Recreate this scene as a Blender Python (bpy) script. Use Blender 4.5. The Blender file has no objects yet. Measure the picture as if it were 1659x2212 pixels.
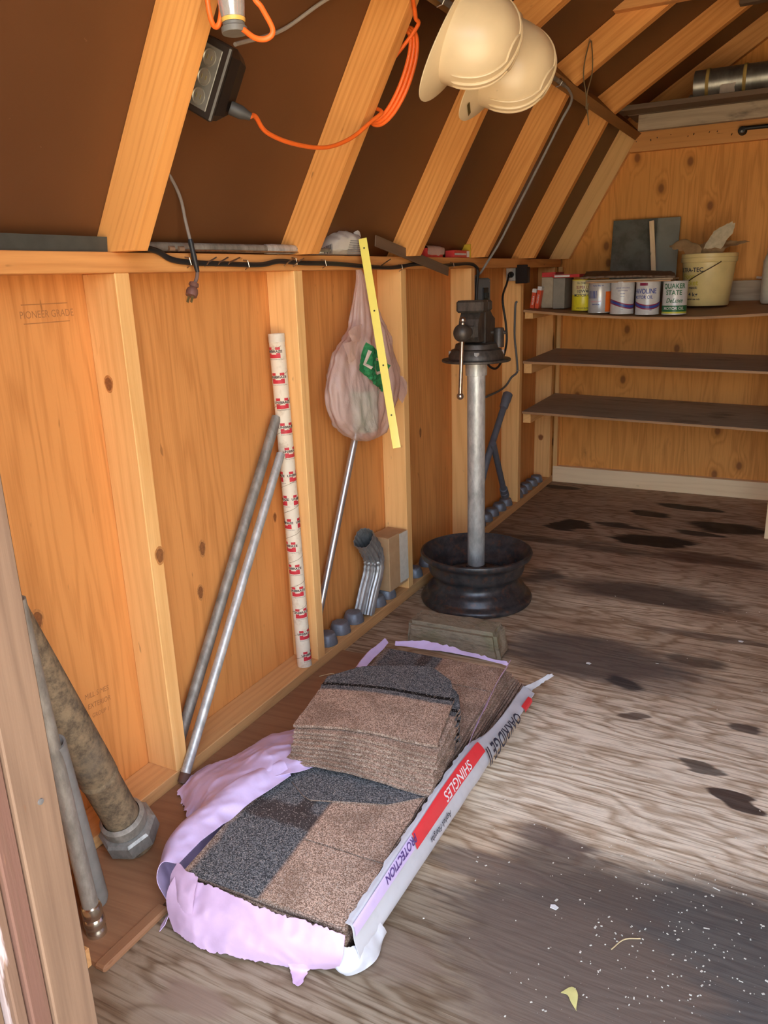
import bpy, bmesh, math, random
from mathutils import Vector, Matrix, noise
V = Vector
random.seed(7)
scene = bpy.context.scene
COL = scene.collection

# ------------------------------------------------------------------ camera
cam_d = bpy.data.cameras.new('camera'); cam = bpy.data.objects.new('camera', cam_d); COL.objects.link(cam)
cr, cu, cf = V((.8833, .4676, -.0330)), V((-.1056, .2672, .9579)), V((-.4567, .8426, -.2854))
M = Matrix((cr, cu, -cf)).transposed().to_4x4(); M.translation = V((1.2804, -1.147, 1.1195))
cam.matrix_world = M
cam_d.sensor_fit = 'VERTICAL'; cam_d.sensor_height = 36.0; cam_d.lens = 36.0 * 1692.6 / 2212
cam_d.clip_start = .02
scene.camera = cam

# ------------------------------------------------------------------ world, sun, exposure
world = bpy.data.worlds.new('world'); scene.world = world; world.use_nodes = True
wn = world.node_tree; wn.nodes.clear()
sky = wn.nodes.new('ShaderNodeTexSky'); sky.sky_type = 'NISHITA'; sky.sun_disc = False
sky.sun_elevation = math.radians(48); sky.sun_rotation = math.radians(70); sky.air_density = 1.0; sky.dust_density = 3.0; sky.ozone_density = .6
bg = wn.nodes.new('ShaderNodeBackground'); bg.inputs[1].default_value = .34
wo = wn.nodes.new('ShaderNodeOutputWorld')
hs = wn.nodes.new('ShaderNodeHueSaturation'); hs.inputs['Saturation'].default_value = .68
wn.links.new(sky.outputs[0], hs.inputs['Color']); wn.links.new(hs.outputs[0], bg.inputs[0]); wn.links.new(bg.outputs[0], wo.inputs[0])
sun_d = bpy.data.lights.new('sun', 'SUN'); sun_d.energy = 7.0; sun_d.angle = math.radians(.6); sun_d.color = (1.0, .93, .82)
sun = bpy.data.objects.new('sun', sun_d); COL.objects.link(sun)
sun.rotation_euler = V((.62, .42, .85)).to_track_quat('Z', 'Y').to_euler()
sun.location = (4, -3, 6)
vs = scene.view_settings
vs.view_transform = 'Standard'; vs.look = 'None'; vs.gamma = 1.0; vs.use_curve_mapping = False
vs.exposure = 2.27
scene.cycles.max_bounces = 10; scene.cycles.diffuse_bounces = 6; scene.cycles.glossy_bounces = 4; scene.cycles.transparent_max_bounces = 12

# ------------------------------------------------------------------ node helper
class NT:
    def __init__(s, name):
        s.m = bpy.data.materials.new(name); s.m.use_nodes = True
        s.t = s.m.node_tree; s.t.nodes.clear()
        s.out = s.t.nodes.new('ShaderNodeOutputMaterial')
    def new(s, typ, **kw):
        n = s.t.nodes.new(typ)
        for k, v in kw.items(): setattr(n, k, v)
        return n
    def put(s, sock, v):
        if isinstance(v, bpy.types.NodeSocket): s.t.links.new(v, sock)
        elif v is not None:
            if sock.type == 'RGBA' and len(v) == 3: v = (*v, 1)
            sock.default_value = v
    def math(s, op, a, b=0.0, c=0.0, clamp=False):
        n = s.new('ShaderNodeMath', operation=op, use_clamp=clamp)
        s.put(n.inputs[0], a); s.put(n.inputs[1], b); s.put(n.inputs[2], c)
        return n.outputs[0]
    def ss(s, v, a, b):
        n = s.new('ShaderNodeMapRange', interpolation_type='SMOOTHSTEP')
        s.put(n.inputs['Value'], v)
        if a < b:
            n.inputs['From Min'].default_value = a; n.inputs['From Max'].default_value = b
        else:
            n.inputs['From Min'].default_value = b; n.inputs['From Max'].default_value = a
            n.inputs['To Min'].default_value = 1; n.inputs['To Max'].default_value = 0
        return n.outputs['Result']
    def mix(s, f, a, b, blend='MIX'):
        n = s.new('ShaderNodeMix', data_type='RGBA', blend_type=blend)
        s.put(n.inputs[0], f); s.put(n.inputs[6], a); s.put(n.inputs[7], b)
        return n.outputs[2]
    def attr(s, nm): return s.new('ShaderNodeAttribute', attribute_name=nm).outputs['Vector']
    def obj(s): return s.new('ShaderNodeTexCoord').outputs['Object']
    def pos(s): return s.new('ShaderNodeNewGeometry').outputs['Position']
    def rnd(s): return s.new('ShaderNodeObjectInfo').outputs['Random']
    def scale(s, v, sc):
        n = s.new('ShaderNodeVectorMath', operation='MULTIPLY'); s.put(n.inputs[0], v); n.inputs[1].default_value = sc
        return n.outputs[0]
    def add(s, v, w):
        n = s.new('ShaderNodeVectorMath', operation='ADD'); s.put(n.inputs[0], v); s.put(n.inputs[1], w)
        return n.outputs[0]
    def noise(s, v, sc=1.0, det=3.0, rough=.55, dist=0.0):
        n = s.new('ShaderNodeTexNoise'); s.put(n.inputs['Vector'], v); n.inputs['Scale'].default_value = sc
        n.inputs['Detail'].default_value = det; n.inputs['Roughness'].default_value = rough; n.inputs['Distortion'].default_value = dist
        return n.outputs[0]
    def noisec(s, v, sc=1.0, det=2.0):
        n = s.new('ShaderNodeTexNoise'); s.put(n.inputs['Vector'], v); n.inputs['Scale'].default_value = sc; n.inputs['Detail'].default_value = det
        return n.outputs[1]
    def voro(s, v, sc=1.0):
        n = s.new('ShaderNodeTexVoronoi'); s.put(n.inputs['Vector'], v); n.inputs['Scale'].default_value = sc
        return n.outputs['Distance'], n.outputs['Color']
    def sep(s, v):
        n = s.new('ShaderNodeSeparateXYZ'); s.put(n.inputs[0], v); return n.outputs
    def bump(s, h, strength=.3, dist=.002):
        n = s.new('ShaderNodeBump'); s.put(n.inputs['Height'], h); n.inputs['Strength'].default_value = strength; n.inputs['Distance'].default_value = dist
        return n.outputs[0]
    def surf(s, col, rough=.6, metal=0.0, spec=.4, bump=None, **kw):
        p = s.new('ShaderNodeBsdfPrincipled')
        s.put(p.inputs['Base Color'], col); s.put(p.inputs['Roughness'], rough); s.put(p.inputs['Metallic'], metal)
        s.put(p.inputs['Specular IOR Level'], spec)
        if bump is not None: s.put(p.inputs['Normal'], bump)
        for k, v in kw.items(): s.put(p.inputs[k.replace('_', ' ')], v)
        s.t.links.new(p.outputs[0], s.out.inputs[0])
        return s.m
MC = {}
def plain(col, rough=.5, metal=0.0, spec=.4, var=.12, sc=60.0, bmp=0.0, name=None, **kw):
    key = (tuple(col), rough, metal, var, sc, bmp, tuple(kw.items()))
    if key in MC: return MC[key]
    t = NT(name or 'paint'); o = t.obj()
    f = t.noise(o, sc, 4)
    c = t.mix(t.math('MULTIPLY', t.ss(f, .3, .75), var * 2, clamp=True), tuple(col), tuple(x * .45 for x in col))
    b = t.bump(f, bmp, .002) if bmp else None
    MC[key] = t.surf(c, rough, metal, spec, b, **kw)
    return MC[key]

def wood(name, light, dark, ring=55, contrast=.6, knots=.75, rough=.62, knotc=(.16, .06, .02), dirt=.0, dirtc=(.05, .035, .025), wob=2.2, spec=.25, kn=(7, 7, 2.3)):
    t = NT(name); g = t.attr('gc'); x, y, z = t.sep(g)[0:3]
    st = t.scale(g, (1, 1, .09))
    low = t.noise(st, 7, 3)
    vn = t.new('ShaderNodeTexVoronoi', voronoi_dimensions='2D'); cb = t.new('ShaderNodeCombineXYZ'); vn.inputs['Scale'].default_value = 1
    t.put(cb.inputs[0], t.math('MULTIPLY', t.math('ADD', x, y), kn[0])); t.put(cb.inputs[1], t.math('MULTIPLY', z, kn[2])); t.put(vn.inputs['Vector'], cb.outputs[0])
    kd, kc = vn.outputs['Distance'], vn.outputs['Color']
    sel = t.math('GREATER_THAN', t.sep(kc)[0], knots)
    bulge = t.math('MULTIPLY', t.ss(kd, .55, .0), sel)
    ph = t.math('ADD', t.math('MULTIPLY', t.math('ADD', x, t.math('MULTIPLY', y, .7)), ring), t.math('MULTIPLY', low, wob * 3))
    ph = t.math('ADD', ph, t.math('MULTIPLY', bulge, 1.8))
    s = t.math('ADD', t.math('MULTIPLY', t.math('SINE', t.math('MULTIPLY', ph, 6.283)), .5), .5)
    s = t.math('POWER', s, 1.8)
    fine = t.noise(t.scale(g, (210, 210, 7)), 1, 3)
    tone = t.noise(t.scale(g, (4, 4, .9)), 1, 3)
    f = t.math('ADD', t.math('MULTIPLY', s, .42 * contrast), t.math('MULTIPLY', t.math('SUBTRACT', fine, .5), 1.1 * contrast))
    f = t.math('ADD', f, t.math('MULTIPLY', t.math('SUBTRACT', tone, .42), 1.0))
    f = t.math('ADD', f, t.math('MULTIPLY', t.math('SUBTRACT', t.rnd(), .5), .25), clamp=True)
    c = t.mix(f, light, dark)
    km = t.math('MULTIPLY', t.ss(kd, .15, .07), sel)
    c = t.mix(t.math('MULTIPLY', t.math('MULTIPLY', t.ss(kd, .3, .1), sel), .45), c, dark)
    c = t.mix(t.math('MULTIPLY', km, .85), c, knotc)
    spk = t.ss(t.noise(t.scale(g, (60, 60, 16)), 1, 2), .72, .8)
    c = t.mix(t.math('MULTIPLY', spk, .5), c, knotc)
    if dirt > 0:
        d = t.ss(t.noise(t.scale(g, (9, 9, 3)), 1, 5, .65), .75 - dirt * .4, .95 - dirt * .4)
        c = t.mix(t.math('MULTIPLY', d, .8), c, dirtc)
    b = t.bump(t.math('ADD', t.math('MULTIPLY', s, .4), fine), .25, .0012)
    return t.surf(c, rough, 0, spec, b)

W_STUD = wood('stud_wood', (.86, .50, .19), (.62, .285, .075), ring=38, contrast=.65, knots=.94)
W_RAFT = wood('rafter_wood', (.80, .355, .095), (.52, .172, .032), ring=60, contrast=.7, knots=.985, dirt=.12)
W_PLY = wood('plywood', (.70, .305, .088), (.43, .152, .035), ring=26, contrast=.85, knots=.975, wob=3.2)
W_PLYB = wood('back_plywood', (.78, .335, .075), (.42, .14, .02), ring=14, contrast=.7, knots=.70, wob=4.0, dirt=.34, dirtc=(.26, .095, .02), kn=(8.5, .8, 5.5), knotc=(.24, .085, .02))
W_PLATE = wood('plate_wood', (.72, .33, .10), (.46, .17, .045), ring=50, contrast=.7, knots=.96, dirt=.15)
W_SOLE = wood('sole_wood', (.66, .37, .15), (.40, .19, .065), ring=50, contrast=.6, knots=.96, dirt=.2)
W_BASE = wood('pale_wood', (.92, .68, .40), (.72, .47, .23), ring=40, contrast=.5, knots=.93)
W_BEAM = wood('beam_wood', (.36, .17, .055), (.20, .085, .028), ring=60, contrast=.6, knots=.97)
W_SHELF = wood('shelf_wood', (.46, .345, .225), (.21, .14, .085), ring=30, contrast=.6, knots=.985, dirt=.5, dirtc=(.05, .034, .024))
W_SHELFT = wood('top_shelf_wood', (.44, .25, .12), (.26, .13, .055), ring=30, contrast=.6, knots=.985, dirt=.15)
W_JAMB = wood('weathered_wood', (.20, .125, .080), (.095, .056, .036), ring=70, contrast=.7, knots=.98, dirt=.22, dirtc=(.34, .27, .23))
W_JAMBO = wood('bare_wood', (.85, .42, .14), (.55, .22, .06), ring=60, contrast=.6, knots=.93, dirt=.15)
W_STRIP = wood('floor_strip_wood', (.30, .15, .075), (.17, .08, .04), ring=30, contrast=.6, knots=.98, dirt=.2, dirtc=(.06, .035, .025))
W_DARK = wood('dark_plank', (.16, .10, .06), (.08, .048, .028), ring=50, contrast=.6, knots=.985)

def roof_mat():
    t = NT('brown_roof_panel'); o = t.pos()
    f = t.noise(o, 3, 4); sp = t.ss(t.noise(t.scale(o, (38, 38, 60)), 1, 3), .735, .78)
    c = t.mix(f, (.096, .035, .011), (.152, .060, .021))
    c = t.mix(t.math('MULTIPLY', sp, .35), c, (.36, .2, .1))
    return t.surf(c, .42, 0, .35, t.bump(t.noise(o, 90, 3), .08, .001))
ROOF = roof_mat()

def floor_mat():
    t = NT('floor_plywood'); p = t.pos(); x, y, z = t.sep(p)[0:3]
    warp = t.noisec(t.scale(p, (1.8, 9, 1)), 1, 5)
    pw = t.add(p, t.scale(t.add(warp, (-.5, -.5, -.5)), (.30, .16, 0)))
    wx, wy, _ = t.sep(pw)[0:3]
    low = t.noise(t.scale(p, (1.3, 4.6, 1)), 1, 4)
    ph = t.math('ADD', t.math('MULTIPLY', y, 16), t.math('MULTIPLY', low, 13))
    s = t.math('ADD', t.math('MULTIPLY', t.math('SINE', t.math('MULTIPLY', ph, 6.283)), .5), .5)
    gf = t.noise(t.scale(p, (5, 150, 1)), 1, 4)
    tone = t.noise(t.scale(p, (1.6, 4.5, 1)), 1, 5, .6)
    c = t.mix(t.ss(tone, .30, .68), (.84, .69, .48), (.48, .355, .23))
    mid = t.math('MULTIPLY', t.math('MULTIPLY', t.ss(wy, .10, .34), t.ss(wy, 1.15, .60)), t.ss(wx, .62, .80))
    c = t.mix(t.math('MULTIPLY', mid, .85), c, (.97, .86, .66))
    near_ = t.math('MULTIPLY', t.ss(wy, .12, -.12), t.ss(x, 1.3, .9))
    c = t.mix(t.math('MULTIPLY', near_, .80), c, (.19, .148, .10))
    # the back of the floor is browner with old oil
    back = t.ss(t.math('ADD', y, t.math('MULTIPLY', t.math('SUBTRACT', tone, .5), 2.2)), .85, 2.2)
    c = t.mix(t.math('MULTIPLY', back, .74), c, (.46, .30, .19))
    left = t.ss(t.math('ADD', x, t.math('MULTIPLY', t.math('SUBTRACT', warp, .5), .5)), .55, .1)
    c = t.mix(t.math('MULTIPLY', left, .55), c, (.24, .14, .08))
    gr = t.ss(t.noise(t.scale(p, (2.5, 6, 1)), 1, 6, .7), .52, .7)
    c = t.mix(t.math('MULTIPLY', gr, .30), c, (.32, .26, .205))
    blot = t.noise(t.scale(p, (9, 16, 1)), 1, 6, .72)
    c = t.mix(t.math('MULTIPLY', t.ss(blot, .50, .72), .55), c, t.mix(1.0, c, (.55, .47, .40), 'MULTIPLY'))
    c = t.mix(t.math('MULTIPLY', t.math('POWER', s, 2.2), .80), c, t.mix(1.0, c, (.54, .45, .37), 'MULTIPLY'))
    c = t.mix(t.math('MULTIPLY', t.ss(gf, .47, .68), .85), c, t.mix(1.0, c, (.48, .40, .33), 'MULTIPLY'))
    fl = t.ss(t.noise(t.scale(p, (22, 40, 1)), 1, 4, .7), .70, .76); c = t.mix(t.math('MULTIPLY', fl, .7), c, (.12, .085, .06))
    n2 = t.noise(t.scale(p, (7, 42, 1)), 1, 5, .65)
    def stain(cx, cy, rx, ry, col, k, soft=.35, edge=.9):
        dx = t.math('DIVIDE', t.math('SUBTRACT', wx, cx), rx); dy = t.math('DIVIDE', t.math('SUBTRACT', wy, cy), ry)
        d = t.math('SQRT', t.math('ADD', t.math('MULTIPLY', dx, dx), t.math('MULTIPLY', dy, dy)))
        d = t.math('ADD', d, t.math('MULTIPLY', t.math('SUBTRACT', n2, .5), edge))
        return t.math('MULTIPLY', t.ss(d, 1.0 + soft, 1.0 - soft), k), col
    for args in [
        (1.30, -.02, .44, .24, (.075, .070, .066), .93, .3, .6), (1.06, -.12, .20, .16, (.16, .115, .085), .8, .25, 1.0),
        (.98, .12, .16, .10, (.12, .09, .07), .8, .4, 1.0), (.83, .06, .12, .035, (.15, .11, .085), .75, .3, 1.2),
        (.93, .21, .10, .03, (.14, .10, .08), .8, .3, 1.2), (.74, -.20, .10, .05, (.20, .14, .10), .7, .3, 1.2),
        (.80, 1.02, .30, .13, (.105, .080, .068), .88, .4, .7), (.90, .92, .05, .035, (.05, .042, .04), .9, .3, .5),
        (.86, 1.58, .30, .10, (.085, .058, .045), .85, .4, .8), (.48, 1.62, .06, .07, (.07, .05, .04), .8, .4, .8),
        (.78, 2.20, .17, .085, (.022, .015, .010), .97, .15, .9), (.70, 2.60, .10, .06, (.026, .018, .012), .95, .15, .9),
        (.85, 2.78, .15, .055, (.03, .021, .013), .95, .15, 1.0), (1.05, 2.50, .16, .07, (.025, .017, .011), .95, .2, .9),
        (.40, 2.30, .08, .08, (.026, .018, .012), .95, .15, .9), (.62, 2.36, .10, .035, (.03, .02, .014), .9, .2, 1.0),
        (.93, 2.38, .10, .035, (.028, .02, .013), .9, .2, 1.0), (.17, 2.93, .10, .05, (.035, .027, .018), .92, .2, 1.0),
        (.45, 2.05, .34, .05, (.06, .036, .024), .7, .4, .9), (1.05, 2.05, .25, .05, (.09, .035, .018), .8, .3, .9),
        (1.25, .505, .045, .022, (.07, .045, .035), .95, .15, .6), (.98, .75, .04, .018, (.11, .07, .05), .85, .2, .7),
        (1.19, .60, .05, .015, (.09, .07, .055), .85, .2, .8), (1.24, .80, .05, .02, (.08, .055, .045), .85, .2, .6),
        (.50, -.40, .055, .022, (.23, .16, .115), .85, .25, .6), (.58, -.46, .12, .05, (.22, .16, .115), .55, .5, 1.0),
        (.23, -.16, .10, .035, (.045, .03, .02), .9, .2, 1.0), (1.08, 1.12, .10, .03, (.10, .07, .05), .8, .3, .9), (1.1, 1.3, .2, .03, (.13, .085, .06), .7, .3, .9)]:
        f, col = stain(*args); c = t.mix(f, c, col)
    f, col = stain(.62, -.42, .03, .012, (.75, .70, .64), .8, .3, .5); c = t.mix(f, c, col)
    dust = t.ss(t.noise(t.scale(p, (260, 260, 1)), 1, 2), .735, .76)
    near = t.math('MULTIPLY', t.ss(y, .5, .0), t.ss(x, .85, 1.1))
    c = t.mix(t.math('MULTIPLY', t.math('MULTIPLY', dust, near), .6), c, (.8, .78, .72))
    b = t.bump(t.math('ADD', t.math('MULTIPLY', s, .5), gf), .35, .002)
    wet = t.math('MULTIPLY', t.ss(t.noise(p, 5, 3), .5, .7), .15)
    return t.surf(c, t.math('SUBTRACT', .72, wet), 0, .3, b)
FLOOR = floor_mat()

# ------------------------------------------------------------------ geometry helper
class G:
    def __init__(s): s.v = []; s.f = []; s.mi = []
    def addm(s, vs, fs, m=0):
        o = len(s.v); s.v += [V(p) for p in vs]; s.f += [tuple(i + o for i in f) for f in fs]; s.mi += [m] * len(fs)
        return s
    def box(s, lo, hi, bev=.0, m=0, R=None, pivot=None):
        lo, hi = V(lo), V(hi); c = (lo + hi) / 2; sz = hi - lo
        bm = bmesh.new(); bmesh.ops.create_cube(bm, size=1.0)
        for v in bm.verts: v.co = V((v.co.x * sz.x, v.co.y * sz.y, v.co.z * sz.z))
        if bev > 0:
            bmesh.ops.bevel(bm, geom=list(bm.edges), offset=min(bev, min(sz) * .45), segments=1, affect='EDGES')
        for v in bm.verts: v.co += c
        if R is not None:
            pv = V(pivot) if pivot is not None else c
            for v in bm.verts: v.co = pv + R @ (v.co - pv)
        bm.verts.index_update()
        s.addm([v.co.copy() for v in bm.verts], [[v.index for v in f.verts] for f in bm.faces], m); bm.free()
        return s
    def obox(s, c, ax, ay, az, sz, bev=0.0, m=0):
        """box centred at c along the unit axes ax, ay, az"""
        g = G().box(-V(sz) / 2, V(sz) / 2, bev)
        Rm = Matrix((V(ax).normalized(), V(ay).normalized(), V(az).normalized())).transposed()
        return s.addm([V(c) + Rm @ p for p in g.v], g.f, m)
    def beam(s, a, b, w, h, up=(0, 0, 1), bev=0.0, m=0):
        a, b = V(a), V(b); z = (b - a).normalized(); x = z.cross(V(up)).normalized(); y = x.cross(z).normalized()
        return s.obox((a + b) / 2, x, y, z, (w, h, (b - a).length), bev, m)
    def tube(s, pts, r, n=12, caps=True, m=0):
        pts = [V(p) for p in pts]; rs = r if isinstance(r, (list, tuple)) else [r] * len(pts)
        rows = []; prev = None
        for i, p in enumerate(pts):
            d = (pts[min(i + 1, len(pts) - 1)] - pts[max(i - 1, 0)]).normalized()
            if prev is None:
                a = d.cross(V((0, 0, 1)) if abs(d.z) < .9 else V((1, 0, 0))).normalized()
            else:
                a = (prev - d * prev.dot(d)).normalized()
            prev = a; b = d.cross(a)
            rows.append([p + (a * math.cos(2 * math.pi * k / n) + b * math.sin(2 * math.pi * k / n)) * rs[i] for k in range(n)])
        return s.rings(rows, caps, m)
    def rings(s, rows, caps=True, m=0):
        n = len(rows[0]); vs = [p for r in rows for p in r]; fs = []
        for i in range(len(rows) - 1):
            for k in range(n):
                a = i * n + k; b = i * n + (k + 1) % n
                fs.append((a, b, b + n, a + n))
        if caps: fs.append(tuple(range(n - 1, -1, -1))); fs.append(tuple((len(rows) - 1) * n + k for k in range(n)))
        return s.addm(vs, fs, m)
    def lathe(s, o, prof, n=32, axis=(0, 0, 1), caps=False, m=0):
        """prof: list of (radius, height along axis)"""
        o = V(o); z = V(axis).normalized(); x = z.cross(V((0, 1, 0)) if abs(z.y) < .9 else V((1, 0, 0))).normalized(); y = z.cross(x)
        rows = [[o + z * h + (x * math.cos(2 * math.pi * k / n) + y * math.sin(2 * math.pi * k / n)) * max(r, 1e-4) for k in range(n)] for r, h in prof]
        return s.rings(rows, caps, m)
    def prism(s, poly, d, m=0):
        n = len(poly); a = [V(p) for p in poly]; b = [p + V(d) for p in a]
        fs = [tuple(range(n)), tuple(range(2 * n - 1, n - 1, -1))] + [(i, i + n, (i + 1) % n + n, (i + 1) % n) for i in range(n)]
        return s.addm(a + b, fs, m)
    def ball(s, c, r, n=16, m=0, sc=(1, 1, 1)):
        rows = []
        for i in range(n // 2 + 1):
            t = math.pi * i / (n // 2)
            rows.append([V(c) + V((math.cos(2 * math.pi * k / n) * math.sin(t) * r * sc[0], math.sin(2 * math.pi * k / n) * math.sin(t) * r * sc[1], math.cos(t) * r * sc[2])) for k in range(n)])
        return s.rings(rows, False, m)
    def xf(s, fn): s.v = [V(fn(p)) for p in s.v]; return s

def cr_spline(pts, n):
    """Catmull-Rom through pts, n samples"""
    pts = [V(p) for p in pts]
    if len(pts) == 2: return [pts[0].lerp(pts[1], i / (n - 1)) for i in range(n)]
    P = [pts[0] * 2 - pts[1]] + pts + [pts[-1] * 2 - pts[-2]]; m = len(pts) - 1; out = []
    for i in range(n):
        u = i / (n - 1) * m; k = min(int(u), m - 1); t = u - k
        a, b, c, d = P[k], P[k + 1], P[k + 2], P[k + 3]
        out.append(.5 * ((2 * b) + (c - a) * t + (2 * a - 5 * b + 4 * c - d) * t * t + (3 * b - a - 3 * c + d) * t ** 3))
    return out

def sheet(rows, nu, nv, amp=.004, freq=18, seed=0, thick=.0012, jag=0.0, jagsides='', m_in=1, m_out=0, fmin=None):
    """a crumpled thin film through rows of control points; both sides real, own colours"""
    R = [cr_spline(r, nu) for r in rows]
    cols = [cr_spline([r[i] for r in R], nv) for i in range(nu)]
    P = [[cols[i][j] for j in range(nv)] for i in range(nu)]
    rnd = random.Random(seed)
    for i in range(nu):
        for j in range(nv):
            q = P[i][j] * freq + V((seed * 7.1, 0, 0))
            rdg = .5 - abs(noise.noise(q * .9 + V((3, 1, 7)))) - .5 * abs(noise.noise(q * 1.9 + V((9, 4, 2))))
            P[i][j] = P[i][j] + noise.noise_vector(q * .55) * amp * .9 + V((.4, -.35, .75)) * (rdg * amp * 1.5)
    def jn(p): return .9 * noise.noise(p * 75 + V((seed, 3, 5))) + .9 * noise.noise(p * 190) + rnd.uniform(-.15, .25)
    if jag:
        for i in range(nu):
            if 'b' in jagsides: P[i][0] += (P[i][0] - P[i][1]).normalized() * jn(P[i][0]) * jag
            if 't' in jagsides: P[i][-1] += (P[i][-1] - P[i][-2]).normalized() * jn(P[i][-1]) * jag
        for j in range(nv):
            if 'l' in jagsides: P[0][j] += (P[0][j] - P[1][j]).normalized() * jn(P[0][j]) * jag
            if 'r' in jagsides: P[-1][j] += (P[-1][j] - P[-2][j]).normalized() * jn(P[-1][j]) * jag
    if fmin is not None:
        for i in range(nu):
            for j in range(nv):
                if P[i][j].z < fmin + thick: P[i][j].z = fmin + thick
    g = G(); n = nu * nv; A = []; B = []
    for i in range(nu):
        for j in range(nv):
            du = P[min(i + 1, nu - 1)][j] - P[max(i - 1, 0)][j]; dv = P[i][min(j + 1, nv - 1)] - P[i][max(j - 1, 0)]
            nr = du.cross(dv); nr = nr.normalized() if nr.length > 1e-9 else V((0, 0, 1))
            A.append(P[i][j] + nr * thick * .5); B.append(P[i][j] - nr * thick * .5)
    fa = [(i * nv + j, (i + 1) * nv + j, (i + 1) * nv + j + 1, i * nv + j + 1) for i in range(nu - 1) for j in range(nv - 1)]
    g.addm(A, fa, m_out); g.addm(B, [f[::-1] for f in fa], m_in)
    bd = [i * nv for i in range(nu)] + [(nu - 1) * nv + j for j in range(1, nv)] + [i * nv + nv - 1 for i in range(nu - 2, -1, -1)] + [j for j in range(nv - 2, 0, -1)]
    for k in range(len(bd)):
        a, b = bd[k], bd[(k + 1) % len(bd)]
        g.f.append((b, a, a + n, b + n)); g.mi.append(m_out)
    return g

def build(name, g, mats, loc=(0, 0, 0), parent=None, smooth=False, grain=None, uvw=None, angle=40):
    loc = V(loc); me = bpy.data.meshes.new(name)
    me.from_pydata([tuple(p - loc) for p in g.v], [], g.f)
    mats = mats if isinstance(mats, (list, tuple)) else [mats]
    for m in mats: me.materials.append(m)
    if len(mats) > 1: me.polygons.foreach_set('material_index', g.mi)
    bm = bmesh.new(); bm.from_mesh(me)
    if uvw is None: bmesh.ops.recalc_face_normals(bm, faces=bm.faces)
    bm.to_mesh(me); bm.free()
    if smooth:
        me.polygons.foreach_set('use_smooth', [True] * len(me.polygons))
        try: me.set_sharp_from_angle(angle=math.radians(angle))
        except Exception: pass
    if grain is not None:
        gd = V(grain).normalized(); a = gd.cross(V((0, 0, 1)) if abs(gd.z) < .8 else V((0, 1, 0))).normalized(); b = gd.cross(a)
        off = V((random.uniform(0, 9), random.uniform(0, 9), random.uniform(0, 9)))
        at = me.attributes.new('gc', 'FLOAT_VECTOR', 'POINT')
        at.data.foreach_set('vector', [c for p in g.v for c in (p.dot(a) + off.x, p.dot(b) + off.y, p.dot(gd) + off.z)])
    if uvw is not None:
        at = me.attributes.new('gc', 'FLOAT_VECTOR', 'POINT')
        at.data.foreach_set('vector', [c for p in uvw for c in p])
    me.update()
    o = bpy.data.objects.new(name, me); COL.objects.link(o)
    if parent is not None:
        o.parent = parent
    else: o.location = loc
    return o

def tag(o, label, cat, group=None):
    o['label'] = label; o['category'] = cat
    if group: o['group'] = group
    return o
class Thing:
    def __init__(s, name, label, cat, loc, group=None, kind=None):
        s.e = bpy.data.objects.new(name, None); COL.objects.link(s.e); s.loc = V(loc); s.e.location = s.loc; s.e.empty_display_size = .05
        if kind: s.e['kind'] = kind
        if label: tag(s.e, label, cat, group)
    def part(s, name, g, mats, parent=None, **kw): return build(name, g, mats, s.loc, parent or s.e, **kw)
def one(name, g, mats, label, cat, loc, group=None, **kw): return tag(build(name, g, mats, loc, None, **kw), label, cat, group)
def struct(name, g, mats, **kw):
    o = build(name, g, mats, **kw); o['kind'] = 'structure'; return o

# ------------------------------------------------------------------ lettering
def text_g(s, h, wmul=1.0, bold=0.0, shear=0.0):
    """flat triangles of a string, cap height h, centred at 0"""
    cu_ = bpy.data.curves.new('txt', 'FONT'); cu_.body = s; cu_.size = 1.0; cu_.resolution_u = 3; cu_.offset = bold; cu_.shear = shear
    cu_.align_x = 'CENTER'; cu_.align_y = 'CENTER'
    ob = bpy.data.objects.new('txt', cu_); COL.objects.link(ob)
    me = bpy.data.meshes.new_from_object(ob.evaluated_get(bpy.context.evaluated_depsgraph_get()))
    k = h / .70
    vs = [V((v.co.x * k * wmul, v.co.y * k, 0)) for v in me.vertices]; fs = [tuple(p.vertices) for p in me.polygons]
    bpy.data.objects.remove(ob); bpy.data.meshes.remove(me); bpy.data.curves.remove(cu_)
    return G().addm(vs, fs)
def densify(g, maxlen=.005, it=5):
    """split long edges so that lettering follows a curved surface"""
    bm = bmesh.new(); vs_ = [bm.verts.new(p) for p in g.v]
    for f in g.f:
        try: bm.faces.new([vs_[i] for i in f])
        except ValueError: pass
    for _ in range(it):
        bmesh.ops.triangulate(bm, faces=bm.faces)
        es = [e for e in bm.edges if e.calc_length() > maxlen]
        if not es: break
        bmesh.ops.subdivide_edges(bm, edges=es, cuts=1)
    bmesh.ops.triangulate(bm, faces=bm.faces); bm.verts.index_update()
    out = G().addm([v.co.copy() for v in bm.verts], [[v.index for v in f.verts] for f in bm.faces]); bm.free(); return out
def onto_plane(g, o, ax, ay, off=.0006):
    o, ax, ay = V(o), V(ax).normalized(), V(ay).normalized(); nr = ax.cross(ay)
    return g.xf(lambda p: o + ax * p.x + ay * p.y + nr * off)
def onto_cyl(g, o, axis, r, ang0, h0, off=.0006, x=None, rtop=None, hh=1.0):
    """wrap: text x runs round the cylinder, y along axis"""
    o = V(o); z = V(axis).normalized()
    x = V((1, 0, 0)) if x is None else V(x)
    x = (x - z * x.dot(z)).normalized(); y = z.cross(x)
    def fn(p):
        h = h0 + p.y; rr = r if rtop is None else r + (rtop - r) * h / hh
        a = ang0 + p.x / rr
        return o + z * h + (x * math.cos(a) + y * math.sin(a)) * (rr + off)
    return g.xf(fn)
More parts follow.
